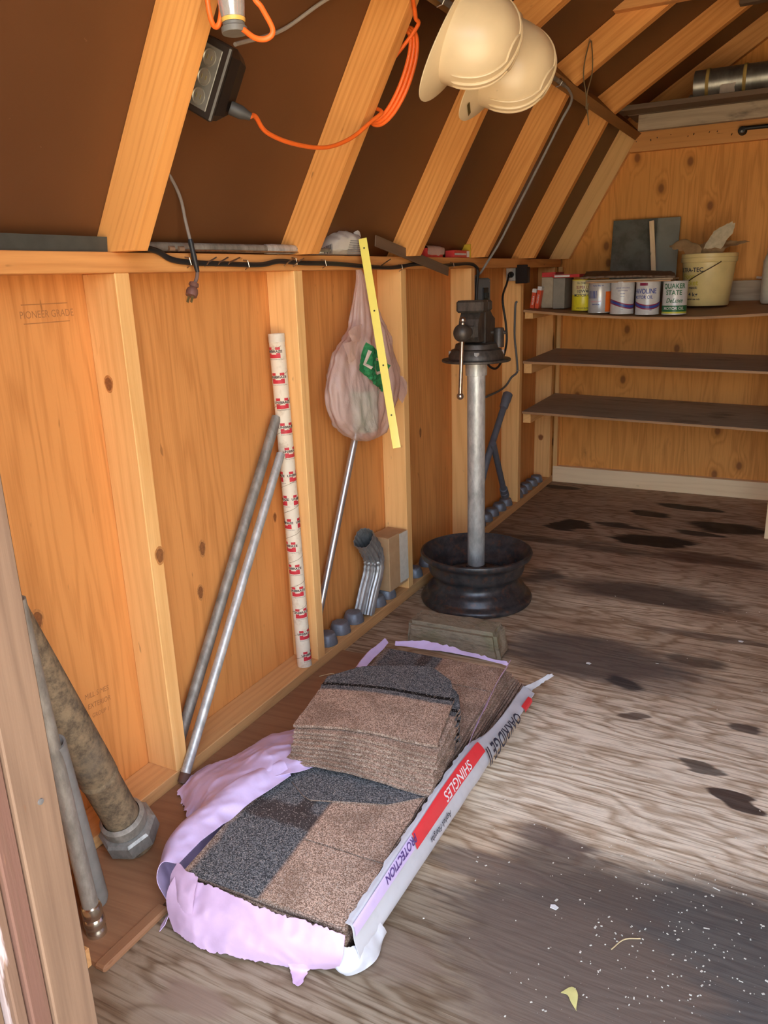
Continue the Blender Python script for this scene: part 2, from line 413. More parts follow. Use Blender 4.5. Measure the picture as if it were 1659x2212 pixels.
def patch(w, h, nx=12, ny=2, fn=None):
    """a flat rectangle grid centred at 0 for prints"""
    vs = [V((-w / 2 + w * i / nx, -h / 2 + h * j / ny, 0)) for i in range(nx + 1) for j in range(ny + 1)]
    fs = [(i * (ny + 1) + j, (i + 1) * (ny + 1) + j, (i + 1) * (ny + 1) + j + 1, i * (ny + 1) + j + 1) for i in range(nx) for j in range(ny)]
    g = G().addm(vs, fs)
    if fn: g.xf(fn)
    return g

# ================================================================== the shed
SX = 1.22            # ridge line
YB = 3.077           # back plywood
YF = -.54            # front wall inside face
def mir(p): return V((2 * SX - p[0], p[1], p[2]))
# ground outside
def ground_mat():
    t = NT('dry_ground'); p = t.pos(); f = t.noise(p, 6, 6, .65)
    return t.surf(t.mix(f, (.50, .42, .31), (.36, .32, .22)), .95, 0, .1, t.bump(f, .5, .02))
struct('ground', G().box((-9, -14, -.30), (12, 9, -.22)), ground_mat())
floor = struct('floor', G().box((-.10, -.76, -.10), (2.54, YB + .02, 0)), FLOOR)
# a thin plywood strip along the wall
build('floor_strip', G().prism([(.092, -.447, 0), (.318, -.452, 0), (.323, -.30, 0), (.30, .10, 0), (.192, .748, 0), (.092, .742, 0)], (0, 0, .011)), W_STRIP, parent=floor, grain=(1, .1, 0))
build('batten', G().beam((.325, -.30, .006), (.322, -.455, .006), .026, .014, bev=.004), W_STRIP, parent=floor, grain=(0, 1, 0))

# left wall
wall_left = struct('wall_left', G().box((-.012, YF - .02, 0), (0, YB + .012, 1.19)), W_PLY, grain=(0, 0, 1))
ST = [0, .61, 1.22, 1.83, 2.44, 2.975]
for k, y in enumerate(ST):
    build('stud', G().box((.0005, y, .038), (.089, y + .038, 1.147), .0015), W_STUD, parent=wall_left, grain=(0, 0, 1))
build('stud', G().box((.0005, YF + .012, .038), (.089, YF + .05, 1.147), .0015), W_STUD, parent=wall_left, grain=(0, 0, 1))
build('sole_plate', G().box((.0005, YF, 0), (.089, 3.04, .038), .0015), W_SOLE, parent=wall_left, grain=(0, 1, 0))
build('top_plate', G().box((.0005, YF, 1.147), (.091, 3.075, 1.185), .0015), W_PLATE, parent=wall_left, grain=(0, 1, 0))

# right wall (out of view, closes the room)
wall_right = struct('wall_right', G().box((2.44, YF - .02, 0), (2.452, YB + .012, 1.19)), W_PLY, grain=(0, 0, 1))
for y in ST: build('stud', G().box((2.351, y, .038), (2.4395, y + .038, 1.147), .0015), W_STUD, parent=wall_right, grain=(0, 0, 1))
build('sole_plate', G().box((2.351, YF, 0), (2.4395, 3.04, .038), .0015), W_SOLE, parent=wall_right, grain=(0, 1, 0))
build('top_plate', G().box((2.349, YF, 1.147), (2.4395, 3.075, 1.185), .0015), W_PLATE, parent=wall_right, grain=(0, 1, 0))

# roof: lower and upper slopes on both sides
ceiling = bpy.data.objects.new('ceiling', None); COL.objects.link(ceiling); ceiling['kind'] = 'structure'
SL = .57
def xo(z): return .047 + (z - 1.2) * SL
def xi(z): return .152 + (z - 1.2) * SL
zi, zo = 1.7115, 1.7815
low_poly = [(xo(1.1855), 1.1855), (xi(1.1855), 1.1855), (xi(zi), zi), (xo(zo), zo)]
P0 = V((.4435, 0, 1.7115)); tt = V((.7071, 0, .7071)) * .038; ww = V((-.7071, 0, .7071)) * .092
up_poly = [(.471, 1.7385), (.403, 1.8065), (1.22, 2.322), (1.22, 2.222)]
ydir_lo = V((SL, 0, 1)).normalized(); ydir_up = V((.85, 0, .535)).normalized()
RY = [YF + .0, 0, .61, 1.22, 1.83, 2.44, 3.03]
for side in (0, 1):
    f = (lambda p: V(p)) if side == 0 else mir
    for y in RY:
        yy = y if y < 3 else 3.035
        g = G().prism([f((a, yy, b)) for a, b in low_poly], (0, .038, 0)); build('lower_rafter', g, W_RAFT if y != 3.03 else W_STUD, parent=ceiling, grain=f(ydir_lo) - f((0, 0, 0)))
        g = G().prism([f((a, yy, b)) for a, b in up_poly], (0, .038, 0)); build('upper_rafter', g, W_RAFT if y != 3.03 else W_PLATE, parent=ceiling, grain=f(ydir_up) - f((0, 0, 0)))
    g = G().prism([f(V((p.x, YF - .1, p.z))) for p in (P0 + tt * .02, P0 + tt * .98, P0 + tt * .98 + ww, P0 + tt * .02 + ww)], (0, 3.06 - YF + .1, 0))
    build('purlin_beam', g, W_BEAM, parent=ceiling, grain=(0, 1, 0))
    lo = [(xo(1.1855) - .013, 1.1855), (xo(1.1855) - .001, 1.1855), (xo(1.795) - .001, 1.795), (xo(1.795) - .014, 1.795)]
    build('roof_panel', G().prism([f((a, YF - .30, b)) for a, b in lo], (0, 3.70 - YF, 0)), ROOF, parent=ceiling)
    up = [(.39, 1.800), (.39, 1.815), (1.22, 2.337), (1.22, 2.3235)]
    build('roof_panel', G().prism([f((a, YF - .30, b)) for a, b in up], (0, 3.70 - YF, 0)), ROOF, parent=ceiling)
# collar ties and a gusset
for y, z0, x0, m in ((1.79, 1.930, .60, W_PLATE), (2.40, 2.045, .92, W_DARK), (1.18, 1.930, .60, W_PLATE), (.57, 1.93, .60, W_PLATE)):
    build('collar_tie', G().box((x0, y, z0), (2 * SX - x0, y + .0375, z0 + .089), .0015), m, parent=ceiling, grain=(1, 0, 0))

# back wall
pent = [(0, 0), (2.44, 0), (2.44, 1.19), (2.08, 1.80), (1.22, 2.32), (.36, 1.80), (0, 1.19)]
wall_back = struct('wall_back', G().prism([(a, YB, b) for a, b in pent], (0, .012, 0)), W_PLYB, grain=(0, 0, 1))
build('sole_plate', G().box((.0895, 3.039, 0), (2.35, 3.0765, .089), .0015), W_BASE, parent=wall_back, grain=(1, 0, 0))
build('corner_post', G().box((.0895, 3.04, .0895), (.112, 3.0765, 1.147), .001), W_STUD, parent=wall_back, grain=(0, 0, 1))
build('nailing_board', G().box((.42, 3.04, 1.660), (2.02, 3.0765, 1.752), .0015), W_PLATE, parent=wall_back, grain=(1, 0, 0))
random.seed(3)
for i in range(10):
    x, z = .46 + i * .052 + random.uniform(-.02, .02), random.uniform(1.69, 1.72)
    build('nail', G().tube([(x, 3.041, z), (x + .003, 3.018, z - .004), (x + .006, 3.008, z + random.uniform(-.012, .004))], .0016, 6), plain((.05, .03, .02), .6, .3), parent=wall_back)

# front wall with the open doorway
g = G()
for poly in ([(0, -.2), (.395, -.2), (.395, 1.82), (.36, 1.80), (0, 1.19)], [(2.20, -.2), (2.44, -.2), (2.44, 1.19), (2.20, 1.595)], [(.74, 2.04), (1.70, 2.04), (1.22, 2.32)]):
    g.prism([(a, YF - .016, b) for a, b in poly], (0, .016, 0))
wall_front = struct('wall_front', g, W_PLY, grain=(0, 0, 1))
build('sole_plate', G().box((.0895, YF, 0), (.300, YF + .089, .038), .0015), W_SOLE, parent=wall_front, grain=(1, 0, 0))
build('stud', G().box((.18, YF + .0005, .0385), (.218, YF + .0885, 1.45), .0015), W_STUD, parent=wall_front, grain=(0, 0, 1))
build('stud', G().box((2.24, YF + .0005, 0), (2.278, YF + .0885, 1.4), .0015), W_STUD, parent=wall_front, grain=(0, 0, 1))
# door frame: weathered, peeling boards stepping out towards the camera
trim = bpy.data.objects.new('trim_1', None); COL.objects.link(trim); trim['kind'] = 'structure'
def paint_mat(name, paint, bare, thr):
    t = NT(name); g = t.attr('gc'); 
    n1 = t.noise(t.scale(g, (22, 22, 3.2)), 1, 5, .6); fine = t.noise(t.scale(g, (200, 200, 7)), 1, 3)
    c = t.mix(t.ss(n1, thr - .03, thr + .03), paint, bare)
    c = t.mix(t.math('MULTIPLY', t.ss(fine, .45, .75), .5), c, (.12, .07, .045))
    return t.surf(c, .75, 0, .2, t.bump(t.math('ADD', n1, t.math('MULTIPLY', fine, .3)), .5, .003))
PEEL = paint_mat('peeling_paint', (.46, .37, .36), (.15, .09, .06), .50)
PEELB = paint_mat('brown_peeling_paint', (.14, .072, .052), (.50, .25, .10), .60)
Z0, Z1 = -.16, 1.84
for nm, lo, hi, m in (
    ('jamb_board', (.375, -.604, Z0), (.425, YF - .0165, Z1), W_JAMB),
    ('jamb_board', (.42, -.664, Z0), (.508, -.6045, Z1), W_JAMB),
    ('jamb_board', (.445, -.690, Z0), (.502, -.6645, Z1), PEELB),
    ('jamb_board', (.435, -.706, Z0), (.494, -.6905, Z1), PEEL),
    ('jamb_board', (.425, -.720, Z0), (.470, -.7065, Z1), W_DARK),
    ('door_casing', (.34, -.742, Z0), (.478, -.7205, Z1), PEEL),
    ('door_casing', (.30, -.764, Z0), (.466, -.7425, Z1), W_JAMBO)):
    build(nm, G().box(lo, hi, .002), m, parent=trim, grain=(0, 0, 1))
    lo2, hi2 = (2.60 - hi[0], lo[1], lo[2]), (2.60 - lo[0], hi[1], 1.58)
    build(nm, G().box(lo2, hi2, .002), m, parent=trim, grain=(0, 0, 1))
for z in (.52, .86): build('nail_head', G().lathe((.5082, -.63, z), [(.0001, .0015), (.004, .0012), (.0042, 0)], 10, (1, 0, 0)), plain((.3, .3, .3), .5, .8), parent=trim)
build('door_header', G().box((.70, -.60, 2.02), (1.74, YF - .0165, 2.10), .002), W_JAMB, parent=trim, grain=(1, 0, 0))

# plank shelves at the back
def zsh(x, y): return .968 - .047 * math.sin(math.pi * min(max(x, 0), 1.5) / 1.5) * (3.07 - y) / .6
def shelf_board(zt, x0, x1, y0, y1, th, n=24, m=4):
    rows = []
    for i in range(n + 1):
        x = x0 + (x1 - x0) * i / n; r = []
        for j in range(m + 1): y = y0 + (y1 - y0) * j / m; r.append(V((x, y, zt(x, y))))
        for j in range(m, -1, -1): y = y0 + (y1 - y0) * j / m; r.append(V((x, y, zt(x, y) - th)))
        rows.append(r)
    return G().rings(rows)
PLYE = wood('plywood_edge', (.50, .28, .13), (.20, .09, .04), ring=400, contrast=.9, knots=.99)
sh = Thing('shelf', 'sagging brown plywood top shelf carrying the oil cans and bucket', 'shelf', (.1, 2.47, .95))
sh.part('board', shelf_board(zsh, .0905, 1.95, 2.475, 3.038, .011), W_SHELFT, grain=(1, 0, 0))
sh.part('front_edge', shelf_board(lambda x, y: zsh(x, 2.475) - .0006, .093, 1.95, 2.4715, 2.4745, .0098), PLYE, grain=(1, .02, 0))
sh.part('cleat', G().box((.0895, 2.50, .917), (.128, 2.955, .9545), .001), W_STUD, grain=(0, 1, 0))
z2 = lambda x, y: .735 - .022 * x + (y - 3.03) * .020
z1 = lambda x, y: .496 - .024 * x + (y - 3.03) * .020
for zf, lab in ((z2, 'oil-stained middle shelf, bare, under the shelf with the cans'), (z1, 'lowest bare shelf, grey-brown with dark oil stains')):
    z = zf(.1, 2.5)
    s2 = Thing('shelf', lab, 'shelf', (.1, 2.47, z))
    s2.part('board', shelf_board(zf, .0905, 1.95, 2.482, 3.038, .011), W_SHELF, grain=(1, 0, 0))
    s2.part('front_edge', shelf_board(lambda x, y: zf(x, 2.48) - .0006, .093, 1.95, 2.4785, 2.4815, .0098), PLYE, grain=(1, .02, 0))
    s2.part('cleat', G().box((.0895, 2.50, z - .058), (.128, 2.955, z - .0125), .001), W_STUD, grain=(0, 1, 0))
one('shelf_post', G().box((1.197, 2.408, .0), (1.286, 2.446, .90), .002), W_BASE, 'pale upright post holding the shelves at the right edge', 'post', (1.24, 2.43, 0), grain=(0, 0, 1))

# big knots in the studs and plywood
KN = plain((.30, .115, .036), .6, 0, .3, .3, 160, name='knot_wood'); KR = plain((.58, .25, .075), .6, 0, .3, .3, 160, name='knot_halo')
for c, nrm, a, b, par in (((0.035, -0.0, 0.933), (0, -1, 0), 0.011, 0.017, wall_left), ((0.089, 0.028, 0.562), (1, 0, 0), 0.013, 0.02, wall_left), ((0.0, 0.26, 0.491), (1, 0, 0), 0.012, 0.022, wall_left), ((0.0, 0.237, 0.382), (1, 0, 0), 0.011, 0.02, wall_left), ((0.0, -0.227, 0.5), (1, 0, 0), 0.014, 0.022, wall_left), ((0.0, 0.568, 0.484), (1, 0, 0), 0.008, 0.014, wall_left), ((0.0, 1.529, 0.549), (1, 0, 0), 0.01, 0.022, wall_left), ((0.037, 2.975, 0.259), (0, -1, 0), 0.014, 0.016, wall_left), ):
    sx_ = V((0, 1, 0)) if nrm[0] else V((1, 0, 0))
    for m_, k_, off in ((KR, 1.35, .0002), (KN, 1.0, .0005)):
        pts_ = [V(c) + V(nrm) * off + sx_ * (a * .8 * k_ * math.cos(t_) * (1 + .12 * math.sin(3 * t_))) + V((0, 0, 1)) * (b * .8 * k_ * math.sin(t_)) for t_ in [2 * math.pi * i / 20 for i in range(20)]]
        build('knot', G().prism(pts_, V(nrm) * .0003), m_, parent=par)

# ================================================================== shingles
def granule(name, kind):
    t = NT(name); g = t.attr('gc'); u, v, w = t.sep(g)[0:3]; p = t.pos()
    d, cc = t.voro(p, 620); rn = t.sep(cc)[0]
    big = t.noise(p, 14, 3)
    grey = t.mix(t.ss(rn, .25, .95), (.046, .049, .052), (.25, .255, .255))
    brown = t.mix(t.ss(rn, .2, .95), (.23, .142, .095), (.74, .54, .40))
    brown = t.mix(t.math('MULTIPLY', t.ss(big, .42, .66), .45), brown, (.19, .12, .08))
    spk = t.math('GREATER_THAN', t.sep(cc)[1], .93)
    if kind == 'grey': c = grey
    elif kind == 'brown': c = brown
    elif kind == 'edge': c = t.mix(.45, brown, (.05, .04, .035))
    elif kind == 'top':      # u across, v along: grey headlap with a worn dark band, brown fringe beside it
        n = t.noise(p, 30, 3)
        band = t.math('MULTIPLY', t.ss(t.math('ABSOLUTE', t.math('SUBTRACT', t.math('ADD', v, t.math('MULTIPLY', n, .03)), .235)), .035, .02), .8)
        c = t.mix(band, grey, (.060, .042, .036))
        strip = t.math('MULTIPLY', t.ss(t.math('ABSOLUTE', t.math('SUBTRACT', u, .36)), .06, .03), t.ss(v, .20, .25))
        c = t.mix(t.math('MULTIPLY', strip, .85), c, (.060, .045, .040))
        fr = t.math('MAXIMUM', t.ss(t.math('ADD', u, t.math('MULTIPLY', n, .06)), .085, .035), t.ss(u, .475, .50))
        c = t.mix(t.math('MULTIPLY', fr, .8), c, brown)
    elif kind == 'cap':      # v: brown exposure, black sealant stripe, grey tail
        c = t.mix(t.ss(t.math('ADD', v, t.math('MULTIPLY', t.noise(p, 40, 3), .03)), .525, .56), brown, grey)
        st = t.math('MULTIPLY', t.ss(v, .585, .592), t.ss(v, .632, .625))
        c = t.mix(st, c, (.012, .010, .009))
    c = t.mix(t.math('MULTIPLY', spk, .55), c, (.62, .55, .47))
    return t.surf(c, .9, 0, .15, t.bump(t.math('SUBTRACT', 1, d), .7, .0012))
GR_TOP, GR_B, GR_E, GR_CAP = (granule('shingle_' + k, k) for k in ('top', 'brown', 'edge', 'cap'))
GR_G = granule('shingle_grey', 'grey')
def quad_layer(q, z0, z1, nu=4, nv=16, jit=0.0, zf=None, seed=0):
    """slab over quad q=(NL,NR,FR,FL); returns geometry and gc (u,v)"""
    NL, NR, FR, FL = [V((a, b, 0)) for a, b in q]; rnd = random.Random(seed); g = G(); uv = []
    top = []; bot = []
    for i in range(nu + 1):
        for j in range(nv + 1):
            u, v = i / nu, j / nv
            p = NL.lerp(NR, u).lerp(FL.lerp(FR, u), v)
            if i in (0, nu): p.x += rnd.uniform(-jit, jit)
            if j in (0, nv): p.y += rnd.uniform(-jit, jit)
            dz = zf(u, v) if zf else 0
            top.append(V((p.x, p.y, z1 + dz))); bot.append(V((p.x, p.y, z0 + dz))); uv.append((u, v, 0))
    fa = [(i * (nv + 1) + j, (i + 1) * (nv + 1) + j, (i + 1) * (nv + 1) + j + 1, i * (nv + 1) + j + 1) for i in range(nu) for j in range(nv)]
    n = len(top); g.addm(top, fa, 0); g.addm(bot, [f[::-1] for f in fa], 1)
    bd = [i * (nv + 1) for i in range(nu + 1)] + [nu * (nv + 1) + j for j in range(1, nv + 1)] + [i * (nv + 1) + nv for i in range(nu - 1, -1, -1)] + list(range(nv - 1, 0, -1))
    for k in range(len(bd)):
        a, b = bd[k], bd[(k + 1) % len(bd)]; g.f.append((b, a, a + n, b + n)); g.mi.append(1)
    return g, uv + uv
QB = [(.352, -.272), (.690, -.258), (.682, .770), (.318, .735)]
QT = [(.366, -.284), (.702, -.269), (.645, .694), (.282, .681)]
def qmix(t): return [(a[0] + (b[0] - a[0]) * t, a[1] + (b[1] - a[1]) * t) for a, b in zip(QB, QT)]
NLAY = 11; LT = .0076
bundle = Thing('shingle_bundle', 'open bundle of brown and grey asphalt shingles in a torn pink and white wrapper', 'roof shingles', (.51, .2, 0))
for i in range(NLAY):
    t_ = (i / (NLAY - 1)) ** .8; q = qmix(t_)
    if i < NLAY - 1: q = [(x + random.uniform(-.004, .004), y + random.uniform(-.005, .005)) for x, y in q]
    sag = lambda u, v: .0035 * math.sin(math.pi * v) - .004 * (1 - u) * (v - .5)
    g, uv = quad_layer(q, .004 + i * LT, .004 + (i + 1) * LT - .0014, jit=.0015, zf=sag, seed=i)
    bundle.part('shingle', g, [GR_TOP if i == NLAY - 1 else GR_B, GR_E], uvw=uv)
ZT = .004 + NLAY * LT - .0014
def qpt(u, v):
    NL, NR, FR, FL = [V((a, b, 0)) for a, b in QT]; return NL.lerp(NR, u).lerp(FL.lerp(FR, u), v)
for k, (v0, v1, h) in enumerate(((.004, .165, .0022), (.168, .335, .0030), (.338, .52, .0022), (.523, .71, .003), (.713, .86, .0022), (.863, .996, .003))):
    q = [(qpt(.505, v0).x, qpt(.505, v0).y), (qpt(.995, v0).x, qpt(.995, v0).y), (qpt(.995, v1).x, qpt(.995, v1).y), (qpt(.505, v1).x, qpt(.505, v1).y)]
    g, uv = quad_layer(q, ZT, ZT + h, 4, 6, .0012, zf=lambda u, v, a=v0, b=v1: .0035 * math.sin(math.pi * (a + (b - a) * v)) - .004 * (.495 - .49 * u) * (a + (b - a) * v - .5), seed=50 + k)
    bundle.part('tab', g, [GR_B, GR_E], uvw=uv)

# wrapper films
def film(name, col, rough=.35, red=None, trans=.0):
    t = NT(name); p = t.pos(); f = t.noise(p, 25, 4); c = t.mix(t.math('MULTIPLY', t.ss(f, .45, .75), .35), col, tuple(x * .72 for x in col))
    ds = t.ss(t.noise(p, 9, 5, .7), .64, .74); c = t.mix(t.math('MULTIPLY', ds, .35), c, (.36, .27, .22))
    return t.surf(c, rough, 0, .5, t.bump(t.noise(p, 110, 3), .25, .001), Subsurface_Weight=0.0)
PINK = film('pink_film', (.56, .38, .53), .55); PINKV = film('violet_pink_film', (.66, .53, .80), .5); WHITE = film('white_film', (.58, .58, .60), .45); RED = film('red_film', (.78, .045, .055), .3)
# right side, floor to rim: white below, red print band at the rim, pink lining
ys = [-.262, -.18, -.08, .03, .12, .22, .32, .42, .52, .62, .695]
rimz = [.092, .095, .097, .097, .097, .096, .085, .066, .056, .050, .048]
rimx = [.713, .712, .709, .706, .703, .702, .700, .700, .700, .698, .697]
top = [V((rimx[i], ys[i], rimz[i])) for i in range(len(ys))]
r1 = [V((.706, y, .004)) for y in ys]
r2 = [V((.724, y, .030)) for y in ys]
r3 = [V((.717, y, min(.064, rimz[i] - .012))) for i, y in enumerate(ys)]
r5 = [V((p.x - (.012 if i < 7 else .003), p.y, p.z + (.004 if i < 7 else .0))) for i, p in enumerate(top)]
wrap = bundle.part('wrapper_side', sheet([r1, r2, r3, top, r5], 90, 22, .0012, 30, 1, .0010, .004, 't', fmin=.001), [WHITE, PINK], smooth=True)
def side_pt(s, h, off=.0014):
    """point on the outer white side: s = y, h = 0 floor .. 1 rim"""
    k = min(max((s - ys[0]) / (ys[-1] - ys[0]), 0), 1) * (len(ys) - 1)
    i = min(max([j for j in range(len(ys) - 1) if ys[j] <= s] or [0]), len(ys) - 2); f = (s - ys[i]) / (ys[i + 1] - ys[i])
    col = cr_spline([r[i].lerp(r[i + 1], f) for r in (r1, r2, r3, top, r5)], 41)
    a = h * 40 * .78; j = min(int(a), 39); p = col[j].lerp(col[j + 1], a - j); d = (col[j + 1] - col[j]).normalized(); nr = d.cross(V((0, -1, 0)))
    if nr.x < 0: nr = -nr
    return p + nr * (off + .0016 + .0045 * min(max((s - .20) / .16, 0), 1))
def side_print(g, y0, h0, hscale=.105, **kw):
    """text baseline runs towards +y or -y along the wrapper; g.x -> -y , g.y -> down the side"""
    return g.xf(lambda p: side_pt(y0 - p.x, min(max(h0 + p.y / hscale, .02), 1.0)))
def subdiv_patch(w, h, nx, ny): return patch(w, h, nx, ny)
bundle.part('red_band', side_print(subdiv_patch(.36, .038, 60, 8), .155, .86), RED, parent=wrap, uvw=[(0, 0, 0)] * (61 * 9))
bundle.part('red_logo', side_print(subdiv_patch(.06, .034, 10, 8), .625, .50), RED, parent=wrap, uvw=[(0, 0, 0)] * (11 * 9))
bundle.part('pink_band', side_print(subdiv_patch(.23, .036, 40, 8), -.145, .90), PINKV, parent=wrap, uvw=[(0, 0, 0)] * (41 * 9))
INK = plain((.03, .03, .05), .6, name='ink'); INKV = plain((.10, .05, .22), .6, name='violet_ink'); INKW = plain((.85, .80, .80), .5, name='white_ink')
for txt, hh, y0, h0, ink, wm, sh_ in (('OAKRIDGE II', .042, .445, .55, INK, .64, 0), ('Asphalt Fiberglas', .011, .075, .52, INK, .9, .25), ('PROTECTION', .018, -.082, .90, INKV, .80, 0), ('SHINGLES', .020, .19, .82, INKW, 1.1, 0)):
    g = text_g(txt, hh, wm, .012, sh_); g.xf(lambda p: V((p.x, -p.y, 0)))
    g = side_print(densify(g), y0, h0); bundle.part('lettering', g.xf(lambda p: p + V((.0018, 0, .0008))), ink, parent=wrap, uvw=[(0, 0, 0)] * len(g.v))
# pink torn rim that still clings to the top far edge
bundle.part('wrapper_rim', sheet([[(.690, .30, .093), (.668, .45, .094), (.652, .60, .096), (.648, .70, .096)], [(.694, .30, .104), (.676, .45, .108), (.660, .60, .112), (.655, .70, .118)]], 40, 6, .002, 40, 3, .001, .005, 't'), [PINK, PINKV], smooth=True)
# white tail at the far right, torn
bundle.part('wrapper_tail', sheet([[(.698, .69, .05), (.716, .735, .048), (.738, .775, .055)], [(.702, .70, .022), (.722, .745, .030), (.748, .785, .046)]], 16, 6, .003, 60, 5, .001, .006, 'rt', fmin=.001), [WHITE, WHITE], smooth=True)
# near-right white corner on the floor
bundle.part('wrapper_corner', sheet([[(.670, -.262, .050), (.695, -.272, .055), (.716, -.250, .05), (.722, -.190, .045)], [(.668, -.272, .020), (.700, -.285, .022), (.730, -.250, .02), (.732, -.180, .018)], [(.672, -.262, .003), (.708, -.275, .003), (.738, -.236, .003), (.722, -.170, .003)]], 30, 14, .004, 35, 8, .001, .004, 'b', fmin=.001), [WHITE, WHITE], smooth=True)
# pink lining, left side of the bundle (rolled wall)
bundle.part('wrapper_left', sheet([[(.395, .03, .097), (.372, -.06, .098), (.362, -.14, .098), (.352, -.215, .098), (.350, -.275, .094)],
    [(.355, .05, .112), (.325, -.05, .118), (.308, -.13, .115), (.300, -.22, .108), (.322, -.290, .098)],
    [(.300, .06, .075), (.280, -.05, .080), (.266, -.14, .075), (.275, -.23, .066), (.318, -.305, .062)],
    [(.315, .06, .008), (.300, -.05, .008), (.298, -.14, .008), (.310, -.23, .008), (.345, -.302, .010)]], 60, 36, .008, 18, 11, .001, .005, 't', fmin=.012), [PINKV, PINKV], smooth=True)
# the big crumpled flap spread towards the wall
bundle.part('wrapper_flap', sheet([[(.425, .095, .099), (.400, .035, .104), (.345, -.02, .11), (.275, -.10, .09), (.245, -.125, .030)],
    [(.360, .150, .092), (.325, .08, .112), (.285, .02, .100), (.225, -.05, .065), (.205, -.10, .025)],
    [(.295, .215, .070), (.252, .14, .075), (.215, .06, .070), (.170, -.01, .050), (.165, -.065, .022)],
    [(.240, .290, .030), (.195, .205, .040), (.165, .10, .040), (.122, .035, .028), (.118, -.030, .020)]], 70, 56, .012, 17, 21, .001, .007, 'tlr', fmin=.012), [PINKV, PINKV], smooth=True)
# front flap hanging over the near end
bundle.part('wrapper_front', sheet([[(.362, -.292, .094), (.43, -.292, .089), (.52, -.290, .086), (.61, -.284, .086), (.706, -.278, .090)],
    [(.356, -.318, .066), (.43, -.322, .060), (.52, -.312, .058), (.61, -.304, .058), (.708, -.292, .062)],
    [(.362, -.330, .034), (.44, -.340, .030), (.52, -.326, .028), (.61, -.306, .030), (.700, -.290, .036)],
    [(.378, -.338, .008), (.445, -.345, .006), (.52, -.330, .005), (.60, -.308, .006), (.69, -.280, .012)]], 80, 28, .0075, 17, 31, .001, .004, 'bt', fmin=.001), [PINK, PINK], smooth=True)
bundle.part('wrapper_shred', sheet([[(.606, -.300, .030), (.632, -.300, .036), (.655, -.296, .04)], [(.612, -.306, .014), (.634, -.304, .016), (.652, -.298, .018)], [(.618, -.312, .004), (.634, -.308, .004), (.646, -.300, .004)], [(.634, -.330, .003), (.640, -.332, .003), (.648, -.326, .003)]], 14, 16, .003, 50, 41, .001, .004, 'tlr', fmin=.001), [PINK, PINK], smooth=True)
bundle.part('wrapper_shred', sheet([[(.360, -.318, .030), (.366, -.330, .028)], [(.352, -.326, .012), (.362, -.340, .010)], [(.350, -.338, .003), (.356, -.346, .003)]], 8, 10, .002, 60, 43, .001, .003, 'tlr', fmin=.001), [PINKV, PINKV], smooth=True)
bundle.part('wrapper_shred', sheet([[(.352, -.280, .10), (.392, -.292, .102), (.412, -.293, .100)], [(.350, -.300, .08), (.392, -.314, .082), (.418, -.314, .080)], [(.362, -.312, .05), (.396, -.330, .05), (.425, -.330, .05)]], 14, 14, .004, 40, 47, .001, .004, 'tb', fmin=.001), [PINK, PINK], smooth=True)
# far end: pink peeking out behind the bundle
bundle.part('wrapper_far', sheet([[(.300, .700, .088), (.37, .712, .088), (.46, .722, .088), (.56, .722, .088), (.638, .716, .088)], [(.296, .712, .094), (.37, .738, .098), (.46, .742, .097), (.56, .732, .092), (.642, .722, .094)]], 40, 8, .003, 30, 61, .001, .005, 't'), [PINKV, PINK], smooth=True)
bundle.part('wrapper_far', sheet([[(.298, .52, .098), (.292, .60, .098), (.284, .69, .097)], [(.278, .51, .104), (.270, .60, .110), (.272, .69, .108)], [(.268, .52, .07), (.258, .60, .07), (.262, .70, .07)]], 20, 8, .003, 30, 67, .001, .004, 't'), [PINKV, PINK], smooth=True)

# loose cap shingles stacked across the bundle
ZS = ZT + .0075
def cap_shingle(fl, fr, back, z0, th, seed, bow, tail=True):
    """brown exposure from front edge fl-fr, tapering grey tail behind"""
    fl, fr = V((*fl, 0)), V((*fr, 0)); ax = (fr - fl); w = ax.length; ax.normalize(); ay = V((-ax.y, ax.x, 0)); rnd = random.Random(seed)
    nv, nu = 16, 14; T_, B_, uv = [], [], []
    for j in range(nv + 1):
        for i in range(nu + 1):
            u = i / nu; kn = [(0, .235), (.21, .30), (.74, .348), (.95, .282), (1.0, .21)]
            for (u0, d0), (u1, d1) in zip(kn, kn[1:]):
                if u0 <= u <= u1 + 1e-6: D_ = d0 + (d1 - d0) * (u - u0) / (u1 - u0)
            v = j / nv * D_ / .325
            p = fl + ax * (w * u) + ay * (back * v)
            if i in (0, nu): p += ax * rnd.uniform(-.002, .002)
            if j == 0: p += ay * rnd.uniform(-.002, .002)
            z = z0 + bow(u, v)
            T_.append(V((p.x, p.y, z + th))); B_.append(V((p.x, p.y, z))); uv.append((u, v, 0))
    fa = [(j * (nu + 1) + i, j * (nu + 1) + i + 1, (j + 1) * (nu + 1) + i + 1, (j + 1) * (nu + 1) + i) for j in range(nv) for i in range(nu)]
    g = G().addm(T_, fa, 0).addm(B_, [f[::-1] for f in fa], 1); n = len(T_)
    bd = list(range(nu + 1)) + [j * (nu + 1) + nu for j in range(1, nv + 1)] + [nv * (nu + 1) + i for i in range(nu - 1, -1, -1)] + [j * (nu + 1) for j in range(nv - 1, 0, -1)]
    for k in range(len(bd)):
        a, b = bd[k], bd[(k + 1) % len(bd)]; g.f.append((a, b, b + n, a + n)); g.mi.append(1)
    return g, uv + uv
NS = 9; TH = .0058
